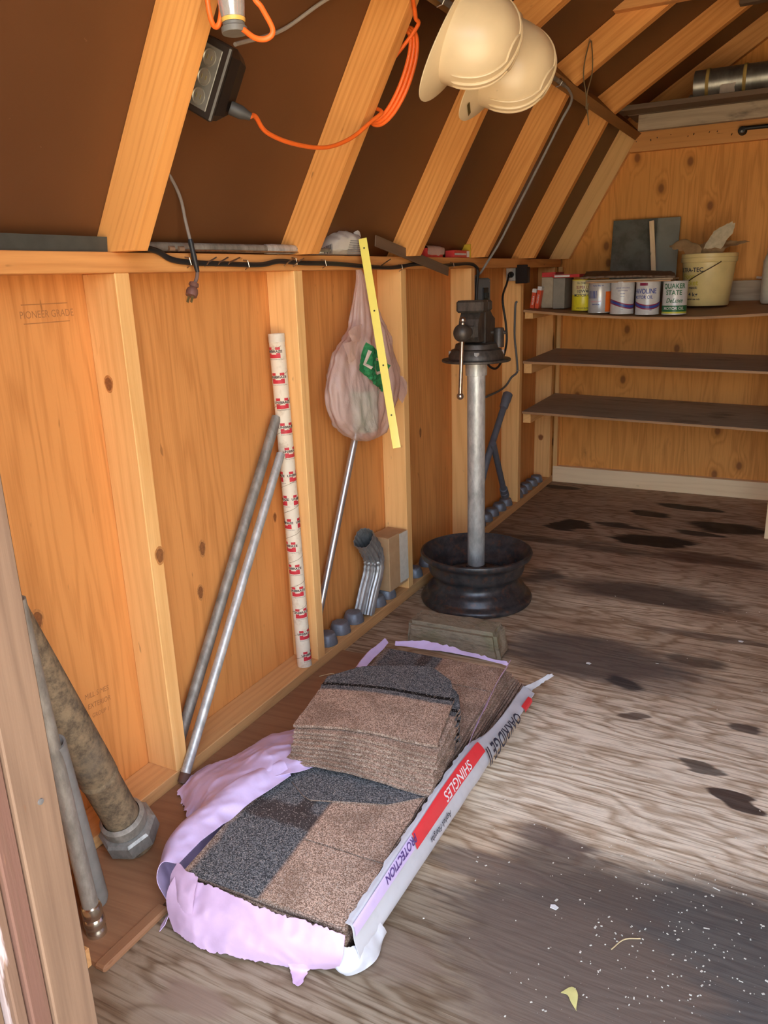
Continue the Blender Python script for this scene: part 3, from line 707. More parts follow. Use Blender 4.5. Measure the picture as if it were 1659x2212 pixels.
for i in range(NS):
    t_ = i / (NS - 1); rr = random.Random(90 + i)
    fl = V((.364, .062)).lerp(V((.354, .108)), t_) + V((rr.uniform(-.004, .004), rr.uniform(-.003, .003)))
    fr = V((.692, .096)).lerp(V((.680, .166)), t_) + V((rr.uniform(-.005, .004), rr.uniform(-.003, .003)))
    if i == NS - 1: fl, fr = V((.348, .112)), V((.668, .184))
    bow = lambda u, v: .012 * math.sin(math.pi * min(u * 1.15, 1)) * (1 - .6 * v) - .006 * u + .004 * (1 - v)
    g, uv = cap_shingle(fl, fr, .325 - .01 * (i % 2), ZS + .004 + i * (TH + .0012) + (.0025 if i == NS - 1 else 0), TH, 200 + i, bow)
    nth = ('eighth', 'seventh', 'sixth', 'fifth', 'fourth', 'third', 'second')
    lab = ('topmost cut shingle of the stack, brown front, grey tapered tail' if i == NS - 1 else 'lowest cut shingle of the stack lying on the bundle' if i == 0 else 'brown cut shingle, %s from the top of the stack on the bundle' % nth[i - 1])
    one('cap_shingle', g, [GR_CAP, GR_E], lab, 'shingle', (.52, .2, ZS + i * (TH + .0012)), 'cut cap shingles stacked on the bundle', uvw=uv)
# one shingle turned the other way under the stack, its grey tail towards the door
g, uv = cap_shingle((.660, .287), (.350, .250), .262, ZT + .0042, .0034, 300, lambda u, v: .003 * math.sin(math.pi * u))
one('cap_shingle', g, [GR_CAP, GR_E], 'cut shingle turned round beneath the stack, grey tail showing in front', 'shingle', (.54, .15, ZT), 'cut cap shingles stacked on the bundle', uvw=uv)

# ------------------------------------------------------------------ stone block
def stone_mat():
    t = NT('mossy_stone'); p = t.pos(); f = t.noise(p, 22, 6, .7); f2 = t.noise(t.scale(p, (30, 30, 110)), 1, 4); m_ = t.ss(t.noise(p, 9, 4), .5, .68)
    c = t.mix(f, (.40, .33, .225), (.17, .135, .09)); c = t.mix(t.math('MULTIPLY', t.ss(f2, .5, .75), .5), c, (.075, .062, .045)); c = t.mix(t.math('MULTIPLY', m_, .4), c, (.17, .165, .075))
    return t.surf(c, .95, 0, .1, t.bump(t.math('ADD', f, f2), .9, .006))
def rock(lo, hi, seed, R):
    lo, hi = V(lo), V(hi); bm = bmesh.new(); bmesh.ops.create_cube(bm, size=1.0)
    c = (lo + hi) / 2; s = hi - lo
    for v in bm.verts: v.co = V((v.co.x * s.x, v.co.y * s.y, v.co.z * s.z))
    bmesh.ops.bevel(bm, geom=list(bm.edges), offset=.012, segments=2, affect='EDGES')
    bmesh.ops.subdivide_edges(bm, edges=[e for e in bm.edges if e.calc_length() > .02], cuts=7, use_grid_fill=True)
    for v in bm.verts:
        n_ = v.co.normalized(); q = v.co * 22 + V((seed, 0, 0))
        v.co += n_ * (noise.noise(q) * .005 + noise.noise(q * 3) * .0022)
        v.co.x *= 1 - .12 * (v.co.z / s.z + .5) * (1 if v.co.x > 0 else .3)
        v.co = c + R @ v.co
        if v.co.z < .0008: v.co.z = .0008
    bm.verts.index_update()
    g = G().addm([v.co.copy() for v in bm.verts], [[v.index for v in f.verts] for f in bm.faces]); bm.free(); return g
one('stone_block', rock((.252, .868, -.004), (.560, .972, .092), 3, Matrix.Rotation(math.radians(3), 3, 'Z')), stone_mat(), 'rough mossy stone block on the floor between shingles and wheel', 'stone', (.41, .92, 0), smooth=True, angle=50)

# ------------------------------------------------------------------ vise on a pipe welded into a wheel
CX, CY = .310, 1.322
def rim_mat():
    t = NT('black_rusty_steel'); p = t.pos(); n = t.noise(p, 28, 5, .65); z = t.sep(p)[2]
    c = t.mix(t.ss(n, .35, .7), (.022, .023, .026), (.065, .060, .058))
    r = t.ss(t.noise(p, 55, 4), .52, .68); c = t.mix(t.math('MULTIPLY', r, .55), c, (.13, .055, .028))
    return t.surf(c, .36, .2, .6, t.bump(n, .25, .002))
RIM = rim_mat()
def galv(name, a, b, rough=.42, metal=.75, sc=40):
    t = NT(name); p = t.obj(); n = t.noise(t.scale(p, (1, 1, .35)), sc, 5, .7); n2 = t.noise(p, 9, 3)
    c = t.mix(t.ss(n, .32, .7), a, b); c = t.mix(t.math('MULTIPLY', t.ss(n2, .5, .72), .4), c, tuple(x * .5 for x in b))
    return t.surf(c, t.math('ADD', rough - .1, t.math('MULTIPLY', n, .25)), metal, .5, t.bump(n, .12, .001))
GALV = galv('galvanised_pipe', (.66, .66, .62), (.38, .385, .36), metal=.45)
GALVD = galv('old_conduit', (.36, .33, .28), (.20, .18, .15), metal=.4, rough=.55)
IRON = galv('cast_iron', (.105, .085, .068), (.052, .042, .034), .45, .45, 60)
STEEL = plain((.55, .50, .45), .28, 1.0, .5, .3, 80, name='worn_steel')
v_ = Thing('vise_stand', 'brown bench vise on a galvanised pipe standing in a black wheel rim', 'vise', (CX, CY, 0))
prof = [(.186, .0), (.197, .004), (.199, .012), (.194, .022), (.184, .026), (.176, .034), (.173, .050), (.160, .060), (.150, .068), (.147, .085), (.152, .098), (.166, .108), (.170, .120), (.172, .142), (.176, .152), (.186, .160), (.195, .166), (.1985, .176), (.196, .184), (.189, .186),
        (.186, .180), (.180, .168), (.170, .160), (.164, .142), (.161, .118), (.148, .108), (.142, .090), (.142, .068), (.152, .056), (.165, .048), (.168, .032), (.180, .018), (.186, .0)]
w_ = v_.part('wheel_rim', G().lathe((CX, CY, .0005), prof, 72), RIM, smooth=True, angle=50)
dprof = [(.1435, .082), (.135, .078), (.118, .086), (.105, .100), (.088, .104), (.072, .098), (.060, .090), (.050, .092), (.034, .094), (.034, .088), (.050, .085), (.060, .083), (.074, .091), (.088, .097), (.103, .093), (.116, .079), (.135, .071), (.1435, .074)]
v_.part('wheel_disc', G().lathe((CX, CY, 0), dprof + [dprof[0]], 64), RIM, parent=w_, smooth=True)
for k in range(5):
    a = k * 2 * math.pi / 5 + .3
    v_.part('lug_hole', G().lathe((CX + .072 * math.cos(a), CY + .072 * math.sin(a), .0975), [(.0001, .0012), (.008, .0012), (.0105, 0)], 14), plain((.008, .008, .008), .8, name='dark_hole'), parent=w_)
for k in range(9):
    a = k * 2 * math.pi / 9 + .1; c = V((CX + .118 * math.cos(a), CY + .118 * math.sin(a), .0885))
    v_.part('vent_slot', G().ball(c, .012, 10, 0, (1.1, 1.1, .2)), plain((.008, .008, .008), .8, name='dark_hole'), parent=w_)
a = .55; v_.part('valve_stem', G().tube([(CX + .150 * math.cos(a), CY + .150 * math.sin(a), .112), (CX + .142 * math.cos(a), CY + .142 * math.sin(a), .140)], [.006, .004], 10), plain((.02, .02, .02), .6, name='rubber'), parent=w_)
v_.part('pole', G().lathe((CX, CY, .092), [(.030, 0), (.0305, .002), (.0305, .722)], 40), GALV, smooth=True)
v_.part('weld_ring', G().lathe((CX, CY, .094), [(.046, 0), (.044, .014), (.038, .020), (.0355, .034), (.0305, .036)], 28), RIM, smooth=True)
v_.part('coupling', G().lathe((CX, CY, .800), [(.031, 0), (.0355, .001), (.036, .008), (.0365, .045), (.031, .0465)], 40), GALV, smooth=True)
def disc(c, r, th, n=48): return G().lathe(c, [(.0001, 0), (r - .002, 0), (r, .002), (r, th - .002), (r - .002, th), (.0001, th)], n)
v_.part('mount_plate', disc((CX, CY, .8468), .114, .0085), IRON, smooth=True)
# the vise itself, screw axis towards the door
ang = math.radians(-2); A = V((math.sin(ang) * -1, -math.cos(ang), 0)); B = V((-A.y, A.x, 0)); Zz = V((0, 0, 1))   # A forward (towards camera), B to the right
def vp(a, b, z): return V((CX, CY, .8555)) + A * a + B * b + Zz * z
def vbox(a0, a1, b0, b1, z0, z1, bev=.004):
    c = vp((a0 + a1) / 2, (b0 + b1) / 2, (z0 + z1) / 2); return G().obox(c, A, B, Zz, (a1 - a0, b1 - b0, z1 - z0), bev)
base = v_.part('vise_base', G().lathe(vp(0, 0, 0), [(.0001, 0), (.092, 0), (.092, .012), (.086, .022), (.082, .030), (.072, .034), (.068, .048), (.060, .052), (.0001, .052)], 48), IRON, smooth=True)
for aa in (.35, 1.9, 3.5, 5.1):
    cpt = vp(.083 * math.cos(aa), .083 * math.sin(aa), .012); v_.part('bolt', G().lathe(cpt, [(.0001, .014), (.009, .014), (.009, 0)], 6), GALV, parent=base)
def vprism(poly, b0, b1):
    g = G().prism([vp(a, b0, z) for a, z in poly], B * (b1 - b0)); return g
rear = G().addm(*[(lambda g: (g.v, g.f))(vprism([(-.085, .05), (.012, .05), (.012, .16), (.004, .186), (-.018, .186), (-.028, .160), (-.060, .135), (-.085, .125)], -.036, .036))][0])
jb = v_.part('rear_jaw', rear, IRON)
v_.part('anvil', vbox(-.118, -.080, -.026, .026, .075, .128), IRON, parent=jb)
v_.part('swivel_lock', G().lathe(vp(-.035, .066, .035), [(.0001, .062), (.015, .062), (.017, .058), (.017, .0)], 20), IRON, parent=jb, smooth=True)
v_.part('lock_bar', G().tube([vp(-.035, .04, .082), vp(-.035, .092, .082)], .006, 10), IRON, parent=jb, smooth=True)
front = vprism([(.014, .058), (.060, .058), (.074, .075), (.078, .105), (.070, .130), (.052, .150), (.050, .180), (.046, .188), (.016, .188)], -.033, .033)
fj = v_.part('front_jaw', front, IRON)
v_.part('jaw_head', vbox(.014, .066, -.046, .046, .150, .188, .006), IRON, parent=fj)
v_.part('jaw_plate', vbox(.0125, .0165, -.044, .044, .162, .186, .001), STEEL, parent=fj)
v_.part('jaw_head', vbox(-.030, .010, -.046, .046, .152, .1865, .006), IRON, parent=jb)
v_.part('slide_bar', vbox(-.10, .08, -.022, .022, .070, .112, .004), IRON, parent=fj)
sp = v_.part('spindle', G().tube([vp(.07, 0, .092), vp(.115, 0, .092)], .017, 20), IRON, smooth=True)
hb = vp(.132, 0, .092)
v_.part('spindle_head', G().ball(hb, .0285, 24), IRON, parent=sp, smooth=True)
hd = v_.part('handle', G().tube([hb + V((.004, -.004, .040)), hb + V((-.006, -.004, -.195))], .0065, 14), STEEL, smooth=True)
v_.part('handle_knob', G().ball(hb + V((.004, -.004, .040)), .0105, 16), STEEL, parent=hd, smooth=True)
v_.part('handle_knob', G().ball(hb + V((-.006, -.004, -.198)), .0115, 16), STEEL, parent=hd, smooth=True)

# ================================================================== leaning pipes and tubes
def pipe_g(a, b, r, wall=.0016, n=24):
    a, b = V(a), V(b); L = (b - a).length; ax = (b - a)
    return G().lathe(a, [(r - wall, 0), (r, .0), (r, .001), (r, L - .001), (r, L), (r - wall, L), (r - wall, L - .05), (.0001, L - .05)], n, ax)
one('conduit_pipe', pipe_g((.030, .072, .052), (.036, .562, .772), .0135), GALVD, 'longer of two grey metal pipes leaning in the first stud bay, nearer the plywood', 'pipe', (.03, .07, .04), smooth=True)
pb = Thing('conduit_pipe', 'thinner grey metal pipe leaning past the first stud, foot on the floor', 'pipe', (.106, -.004, .011))
pb.part('pipe', pipe_g((.106, -.004, .0165), (.064, .530, .680), .0115), GALV, smooth=True)
pb.part('end_band', G().lathe((.106, -.004, .0165), [(.0114, .0), (.0122, .001), (.0122, .022), (.0114, .023)], 20, V((-.042, .534, .6635))), plain((.13, .07, .05), .7, .2, name='rust'), smooth=True)
one('aluminium_tube', pipe_g((.024, .690, .062), (.062, 1.055, .885), .0108), plain((.58, .58, .57), .3, .85, .5, .15, 50, name='aluminium'), 'slim shiny aluminium tube leaning behind the hanging plastic bag', 'tube', (.024, .69, .04), smooth=True)

# printed cardboard tube
TA, TB = V((.0685, .5665, .0386)), V((.038, .584, .990)); TR = .0212; tax = (TB - TA).normalized(); TL = (TB - TA).length
def card_mat():
    t = NT('cream_card'); p = t.obj(); n = t.noise(p, 24, 5, .7)
    return t.surf(t.mix(t.ss(n, .5, .75), (.78, .68, .52), (.55, .43, .29)), .6, 0, .3, t.bump(t.noise(p, 120, 2), .1, .001))
CARD = card_mat()
tb = Thing('cardboard_tube', 'long cream cardboard tube with red printed logos leaning on the second stud', 'tube', TA)
tube_o = tb.part('tube', G().lathe(TA, [(.0001, .002), (TR - .002, .002), (TR, 0), (TR, TL), (TR - .0015, TL + .0004), (TR - .0022, TL - .01), (.0001, TL - .01)], 36, tax), CARD, smooth=True)
tb.part('end_cap', G().lathe(TA + tax * (TL - .022), [(TR + .0003, 0), (TR + .0008, .0005), (TR + .0008, .0215), (TR, .0222)], 36, tax), plain((.74, .66, .52), .5, name='tube_cap'), smooth=True)
TX = V((1.28 - .05, -1.147 - .57, 0))         # side of the tube that faces the door
RINK = plain((.62, .035, .05), .55, name='red_ink'); BINK = plain((.06, .03, .03), .6, name='dark_ink')
def logo_shapes():
    red = G(); red.addm(*(lambda g: (g.v, g.f))(patch(.036, .0095, 14, 2, lambda p: p + V((0, -.0095, 0)))))
    for s_ in (-1, 1): red.addm(*(lambda g: (g.v, g.f))(patch(.0125, .007, 5, 1, lambda p, s_=s_: p + V((s_ * .0118, .0105, 0)))))
    for s_ in (-1, 1): red.addm(*(lambda g: (g.v, g.f))(patch(.0105, .004, 4, 1, lambda p, s_=s_: p + V((s_ * .0125, -.0035, 0)))))
    return red
txt0 = text_g('UNIBRAZE', .0062, 1.12, .03); txt1 = text_g('Brazing and Soldering Alloys', .0022, 1.2)
def cp(g): return G().addm([p.copy() for p in g.v], g.f)
for i in range(14):
    for half in (0, 1):
        a = -.55 + i * .30 - (0 if half == 0 else 2.55); a = (a + math.pi) % (2 * math.pi) - math.pi
        if abs(a) > 1.7: continue
        h = TL - .048 - i * .0668
        if h < .03: continue
        lo_ = tb.part('logo', onto_cyl(logo_shapes(), TA, tax, TR, a, h, .0004, TX), RINK, parent=tube_o, uvw=[(0, 0, 0)] * len(logo_shapes().v))
        g = cp(txt0); tb.part('lettering', onto_cyl(g, TA, tax, TR, a, h + .0026, .0008, TX), BINK, parent=tube_o, uvw=[(0, 0, 0)] * len(g.v))
        g = cp(txt1); tb.part('lettering', onto_cyl(g, TA, tax, TR, a + .2, h - .0175, .0008, TX), BINK, parent=tube_o, uvw=[(0, 0, 0)] * len(g.v))
zx = (TX - tax * TX.dot(tax)).normalized(); zy = tax.cross(zx)
for k in range(13):
    h0 = .02 + k * .0735; pts = []
    for j in range(17):
        a = -1.9 + 3.8 * j / 16; h = h0 + .030 * (j / 16 - .5) + .015
        if h < TL - .03: pts.append(TA + tax * h + (zx * math.cos(a) + zy * math.sin(a)) * (TR + .0001))
    if len(pts) > 4: tb.part('seam', G().tube(pts, .0006, 5), plain((.30, .20, .12), .8, name='seam_brown'), parent=tube_o)

# heavy pipe with a union nut, in the near left corner
def old_pipe():
    t = NT('mud_caked_pipe'); p = t.pos(); n = t.noise(p, 40, 6, .75); n2 = t.noise(p, 9, 4)
    c = t.mix(t.ss(n, .35, .68), (.30, .22, .13), (.10, .075, .05)); c = t.mix(t.math('MULTIPLY', t.ss(n2, .48, .7), .5), c, (.13, .115, .095))
    return t.surf(c, .8, .1, .3, t.bump(n, .5, .003))
OLD = old_pipe()
PA, PD = V((.158, -.205, .030)), (V((.192, -.402, .565)) - V((.158, -.205, .030))).normalized()
bp_ = Thing('water_pipe', 'thick muddy steel pipe with a hexagonal union nut leaning in the near corner', 'pipe', (.158, -.205, .0))
bp_.part('pipe', G().lathe(PA, [(.034, .03), (.0355, .05), (.0355, .205), (.037, .207), (.0375, .213), (.0365, .222), (.0380, .224), (.0380, .72), (.035, .72), (.035, .68), (.0001, .68)], 32, PD), OLD, smooth=True)
bp_.part('collar', G().lathe(PA, [(.036, .052), (.044, .055), (.045, .060), (.045, .078), (.041, .082), (.0375, .084)], 32, PD), GALVD, smooth=True)
bp_.part('union_nut', G().lathe(PA, [(.040, .010), (.053, .011), (.058, .016), (.058, .046), (.053, .051), (.040, .053)], 8, PD), galv('union_steel', (.34, .33, .30), (.20, .20, .185), .5, .5, 50))
bp_.part('end_ring', G().lathe(PA, [(.030, -.006), (.044, -.005), (.046, .0), (.046, .0105), (.040, .011), (.030, -.004)], 28, PD), OLD, smooth=True)
th = Thing('conduit_pipe', 'narrow conduit with a shiny compression fitting, leaning at the door jamb', 'pipe', (.262, -.408, .0))
CA, CD = V((.262, -.404, .016)), (V((.264, -.434, .48)) - V((.262, -.404, .016))).normalized()
th.part('pipe', G().lathe(CA, [(.0140, .05), (.0142, .66), (.012, .66), (.0001, .64)], 24, CD), GALVD, smooth=True)
NIC = plain((.62, .58, .48), .22, .95, .5, .15, 90, name='plated_fitting')
th.part('fitting', G().lathe(CA, [(.0001, -.010), (.016, -.010), (.0175, -.006), (.0175, .006), (.0150, .009), (.0150, .014), (.0185, .016), (.0190, .022), (.0185, .030), (.0160, .034), (.0175, .038), (.0180, .052), (.0165, .060), (.0140, .062)], 26, CD), NIC, smooth=True)
one('plastic_pipe', G().lathe((.205, -.352, .0195), [(.0001, -.014), (.012, -.013), (.020, -.006), (.0225, .004), (.0225, .40), (.019, .40), (.0001, .38)], 26, V((.060, -.085, .46))), plain((.22, .215, .20), .55, 0, .4, .2, 40, name='grey_pvc'), 'dull grey plastic pipe with rounded foot behind the narrow conduit', 'pipe', (.205, -.352, 0), smooth=True)

# ================================================================== on the sole plate
def lead_mat():
    t = NT('cast_lead'); p = t.pos(); n = t.noise(p, 60, 5, .7); sc_ = t.ss(t.noise(t.scale(p, (90, 30, 120)), 1, 3), .58, .7)
    c = t.mix(n, (.23, .245, .275), (.13, .14, .16)); c = t.mix(t.math('MULTIPLY', sc_, .45), c, (.36, .38, .42))
    return t.surf(c, .5, .35, .5, t.bump(n, .45, .002))
LEAD = lead_mat()
def ingot(c, seed):
    rnd = random.Random(seed); rows = []
    pr = [(.0338, 0), (.0345, .003), (.0315, .018), (.0285, .027), (.0265, .0325), (.022, .0345), (.012, .0338), (.0006, .0335)]
    for r, h in pr:
        rows.append([V(c) + V((math.cos(a) * r * (1 + .02 * math.sin(6 * a) + .02 * noise.noise(V((math.cos(a) * 2, math.sin(a) * 2, seed)))), math.sin(a) * r * (1 + .02 * math.sin(6 * a)), h + (0 if h < .001 else .0015 * noise.noise(V((math.cos(a) * 3, math.sin(a) * 3, seed + h * 30)))))) for a in [2 * math.pi * k / 28 for k in range(28)]])
    return G().rings(rows)
ING = [(.052, .718, 'lead ingot beside the second stud, nearest the door in its row'), (.048, .806, 'round-topped lead ingot second from the second stud'), (.047, .893, 'lead ingot directly in front of the downspout elbow'),
       (.050, 1.046, 'lead ingot between the downspout elbow and the small carton'), (.050, 1.122, 'lead ingot under the brown carton by the third stud'),
       (.050, 1.345, 'lone lead ingot just past the third stud, left of the wheel'), (.048, 1.470, 'lead ingot on the sole plate behind the wheel rim, nearer one'), (.048, 1.700, 'lead ingot behind the wheel rim, against the fourth stud'),
       (.050, 1.935, 'lead ingot beside the vise pole, foremost of the row before the fifth stud'), (.048, 2.015, 'second lead ingot in the row running behind the vise pole'), (.050, 2.100, 'lead ingot in the middle of the row before the fifth stud'), (.047, 2.190, 'lead ingot just before the one carrying the grey pipe end'), (.050, 2.285, 'lead ingot under the grey pipe end by the fifth stud'), (.048, 2.378, 'lead ingot touching the fifth stud on its near side'),
       (.052, 2.530, 'lead ingot under the shelves, first past the fifth stud'), (.050, 2.612, 'lead ingot under the shelves, second past the fifth stud'), (.048, 2.695, 'third lead ingot under the shelves, middle of its row'), (.050, 2.780, 'fourth lead ingot under the shelves towards the corner'), (.050, 2.868, 'last lead ingot under the shelves, nearest the back corner')]
for i, (x, y, lab) in enumerate(ING):
    one('lead_ingot', ingot((x, y, .0384), i * 3.3), LEAD, lab, 'ingot', (x, y, .0384), 'lead ingots along the sole plate', smooth=True, angle=60)

# galvanised downspout elbow
dpath = cr_spline([(.052, .952, .0395), (.054, .985, .105), (.058, 1.018, .170), (.060, 1.020, .225), (.062, .985, .275), (.064, .950, .312)], 34)
def downspout():
    rows = []; rin = []
    for i, p in enumerate(dpath):
        d = (dpath[min(i + 1, 33)] - dpath[max(i - 1, 0)]).normalized(); x = V((1, 0, 0)); y = d.cross(x).normalized(); x = y.cross(d).normalized()
        ring = []; rng = []
        pinch = 1 + (.05 * math.sin(i * 2.2) if 14 < i < 26 else 0)
        flare = 1 + max(0, i - 29) * .015
        for k in range(72):
            a = 2 * math.pi * k / 72; c_, s_ = math.cos(a), math.sin(a)
            sq = 1 / (abs(c_) ** 4 + abs(s_) ** 4) ** .25; rr = .0320 * sq ** .55 * pinch * flare + (.0030 if i < 28 else .0014) * math.cos(a * 14)
            ring.append(p + (x * c_ * .92 + y * s_ * 1.08) * rr); rng.append(p + (x * c_ * .92 + y * s_ * 1.08) * (rr - .0015))
        rows.append(ring); rin.append(rng)
    full = rows + rin[::-1]
    g = G().rings(full + [full[0]], caps=False)
    return g
one('downspout_elbow', downspout(), galv('galvanised_sheet', (.46, .46, .44), (.27, .275, .27), .4, .7, 50), 'corrugated galvanised downspout elbow standing among the lead ingots', 'downspout', (.052, .955, .038), smooth=True, angle=35)
# small carton
def kraft():
    t = NT('kraft_card'); p = t.pos(); n = t.noise(p, 30, 4); return t.surf(t.mix(n, (.52, .33, .17), (.36, .21, .10)), .8, 0, .2)
KRAFT = kraft()
ct = Thing('carton', 'small brown cardboard carton with a pale paper label beside the third stud', 'box', (.06, 1.16, .074))
RC = Matrix.Rotation(math.radians(-4), 3, 'Z')
ctb = ct.part('body', G().box((.010, 1.086, .0742), (.090, 1.208, .268), .002, R=RC), KRAFT)
ct.part('label', G().box((.0905, 1.155, .085), (.0912, 1.212, .266), 0, R=RC, pivot=(.05, 1.147, .17)), plain((.62, .56, .45), .7, name='paper_label'), parent=ctb)
ct.part('flap', G().box((.012, 1.088, .2684), (.088, 1.150, .2700), 0, R=RC, pivot=(.05, 1.147, .17)), KRAFT, parent=ctb)
for k in range(4):
    g = onto_plane(text_g(('METAL PARTS', 'No. 10', 'REORDER', 'PACKED BY')[k] if False else '||| || |', .006), (.0916, 1.175 + .009 * k, .21 - .02 * k), (0, 0, 1), (0, -1, 0), .0002) if k < 1 else None
    if g: ct.part('lettering', g, INK, parent=ctb, uvw=[(0, 0, 0)] * len(g.v))
# grey pipe pieces and a pale board by the fifth stud
GPV = plain((.125, .130, .150), .5, 0, .4, .15, 40, name='slate_pvc')
gp = Thing('plastic_pipe', 'slate grey plastic pipe with a wide socket end, leaning beside the vise pole', 'pipe', (.10, 1.94, .073))
gp.part('pipe', G().tube(cr_spline([(.104, 2.195, .565), (.102, 2.085, .455), (.100, 1.985, .350), (.086, 1.945, .235), (.072, 1.940, .0760)], 30), .0145, 18), GPV, smooth=True)
pd_ = (V((.104, 2.195, .565)) - V((.102, 2.085, .455))).normalized()
gp.part('socket', G().lathe((.1035, 2.180, .550), [(.0147, -.004), (.0190, .002), (.0195, .030), (.0215, .034), (.0220, .072), (.019, .075), (.0001, .070)], 22, pd_), GPV, smooth=True)
gq = Thing('plastic_pipe', 'short slate grey plastic pipe resting on an ingot by the fifth stud', 'pipe', (.075, 2.29, .073))
gq.part('pipe', G().tube([(.120, 2.005, .420), (.083, 2.262, .130)], .0135, 18), GPV, smooth=True)
gq.part('coupling', G().lathe((.0875, 2.235, .160), [(.0136, 0), (.0185, .002), (.0190, .028), (.0165, .031), (.0195, .034), (.0200, .060), (.0001, .062)], 22, V((-.037, .257, -.29))), GPV, smooth=True)
one('board_offcut', G().beam((.012, 2.085, .0386), (.012, 2.085, .405), .11, .012, up=(1, 0, 0), bev=.001), plain((.48, .36, .22), .8, 0, .2, .15, 30, name='pale_board'), 'pale thin board offcut standing behind the grey pipes', 'board', (.012, 2.085, .0386))

# ================================================================== hanging bag and yellow strip
BZ = [(1.160, .945, .962, .006), (1.12, .955, .985, .012), (1.08, .945, 1.01, .020), (1.04, .93, 1.045, .028), (.98, .905, 1.09, .038), (.94, .85, 1.115, .045), (.89, .80, 1.145, .052), (.82, .768, 1.170, .058), (.765, .768, 1.16, .060), (.72, .79, 1.13, .056), (.68, .84, 1.105, .046), (.648, .90, 1.08, .032), (.632, .96, 1.04, .010)]
BC = [cr_spline([V((z, a, b)) for z, a, b, d in BZ], 60), cr_spline([V((d, 0, 0)) for z, a, b, d in BZ], 60)]
def bag_pt(i, t, off=0.0):
    z, a, b = BC[0][i]; d = max(BC[1][i].x, .002); c, hw = (a + b) / 2, (b - a) / 2
    p = V((.082 + (d + off) * math.sin(t), c - (hw + off) * math.cos(t), z))
    q = V((p.x * 16, p.y * 16, p.z * 5)); amp = min(1, hw * 9)
    w = (noise.noise(q) * .014 + noise.noise(q * 2.6) * .009 + (.5 - abs(noise.noise(q * 4.1))) * .010) * amp + .003 * amp * math.sin(t * 17 + z * 8)
    w += sum(.0035 * math.exp(-((t - t0) / .018) ** 2) for t0 in (1.22, 1.29, 1.36, 1.42)) * (1 if z < .95 else .4)
    return p + V((math.sin(t) * w, -math.cos(t) * w, 0))
def bag_mat():
    t = NT('thin_plastic'); p = t.pos(); n = t.noise(p, 30, 4)
    d = t.new('ShaderNodeBsdfPrincipled'); t.put(d.inputs['Base Color'], t.mix(n, (.88, .68, .60), (.74, .54, .47))); d.inputs['Roughness'].default_value = .3
    t.put(d.inputs['Normal'], t.bump(t.noise(t.scale(p, (70, 70, 26)), 1, 5), .8, .005))
    tr = t.new('ShaderNodeBsdfTransparent'); tr.inputs[0].default_value = (.95, .86, .80, 1)
    m1 = t.new('ShaderNodeMixShader'); m1.inputs[0].default_value = .50
    t.t.links.new(d.outputs[0], m1.inputs[1]); t.t.links.new(tr.outputs[0], m1.inputs[2]); t.t.links.new(m1.outputs[0], t.out.inputs[0])
    return t.m
bag = Thing('plastic_bag', 'translucent pinkish plastic shopping bag hanging in the second stud bay', 'bag', (.085, .94, .64))
rows = [[bag_pt(i, 2 * math.pi * k / 150) for k in range(150)] for i in range(60)]
body = bag.part('body', G().rings(rows), bag_mat(), smooth=True, angle=180)
bag.part('handle_ear', sheet([[(.118, .895, .995), (.125, .855, .990), (.130, .805, .982)], [(.122, .885, .975), (.132, .845, .965), (.134, .800, .972)], [(.125, .880, .955), (.135, .845, .948), (.136, .815, .952)]], 12, 12, .005, 40, 71, .001, .004, 'tlr'), [bag_mat(), bag_mat()], smooth=True)
bag.part('handle_ear', sheet([[(.128, .855, .952), (.132, .805, .950), (.134, .765, .948)], [(.132, .835, .925), (.138, .795, .920), (.138, .775, .918)], [(.135, .825, .90), (.139, .795, .893), (.138, .785, .892)]], 12, 12, .005, 40, 72, .001, .004, 'tlr'), [bag_mat(), bag_mat()], smooth=True)
bag.part('corner', sheet([[(.10, 1.155, .82), (.11, 1.185, .80), (.112, 1.200, .785)], [(.11, 1.14, .79), (.116, 1.17, .765), (.118, 1.188, .762)], [(.115, 1.12, .75), (.118, 1.14, .735), (.12, 1.15, .725)]], 10, 10, .004, 40, 73, .001, .003, 'tr'), [bag_mat(), bag_mat()], smooth=True)
def bag_patch(w, h, cx_, cz_, rot, nx, ny, off=.004):
    """print: local x -> y on the bag, local y -> z"""
    R2 = Matrix.Rotation(rot, 2)
    def fn(p):
        q = R2 @ V((p.x, p.y)); z = cz_ + q.y; y = cx_ + q.x
        i = min(range(60), key=lambda k: abs(BC[0][k].x - z)); zz, a, b = BC[0][i]; c, hw = (a + b) / 2, (b - a) / 2
        t = math.acos(max(-1, min(1, (c - y) / hw))); r = bag_pt(i, t, off); return V((r.x + .002, y, z))
    return fn
GRN = plain((.03, .22, .075), .45, name='green_print')
g = patch(.135, .092, 18, 12, None); g.xf(bag_patch(0, 0, .932, .865, math.radians(-36), 0, 0, .006)); bag.part('print', g, GRN, parent=body, uvw=[(0, 0, 0)] * len(g.v))
g = text_g('LO', .048, .9, .02); g.xf(bag_patch(0, 0, .915, .876, math.radians(-36), 0, 0, .012)); bag.part('print', g, plain((.62, .50, .40), .4, name='bag_white'), parent=body, uvw=[(0, 0, 0)] * len(g.v))
one('plastic_tub', G().lathe((.080, .965, .662), [(.0001, 0), (.034, .001), (.040, .008), (.046, .115), (.049, .118), (.049, .130), (.0001, .131)], 28), plain((.20, .48, .36), .5, name='green_tub'), 'green tub seen through the hanging plastic bag', 'tub', (.082, .955, .668), smooth=True)
ys_ = Thing('yellow_strip', 'bright yellow flat metal strip with screw holes hanging before the bag', 'strip', (.20, .925, .62))
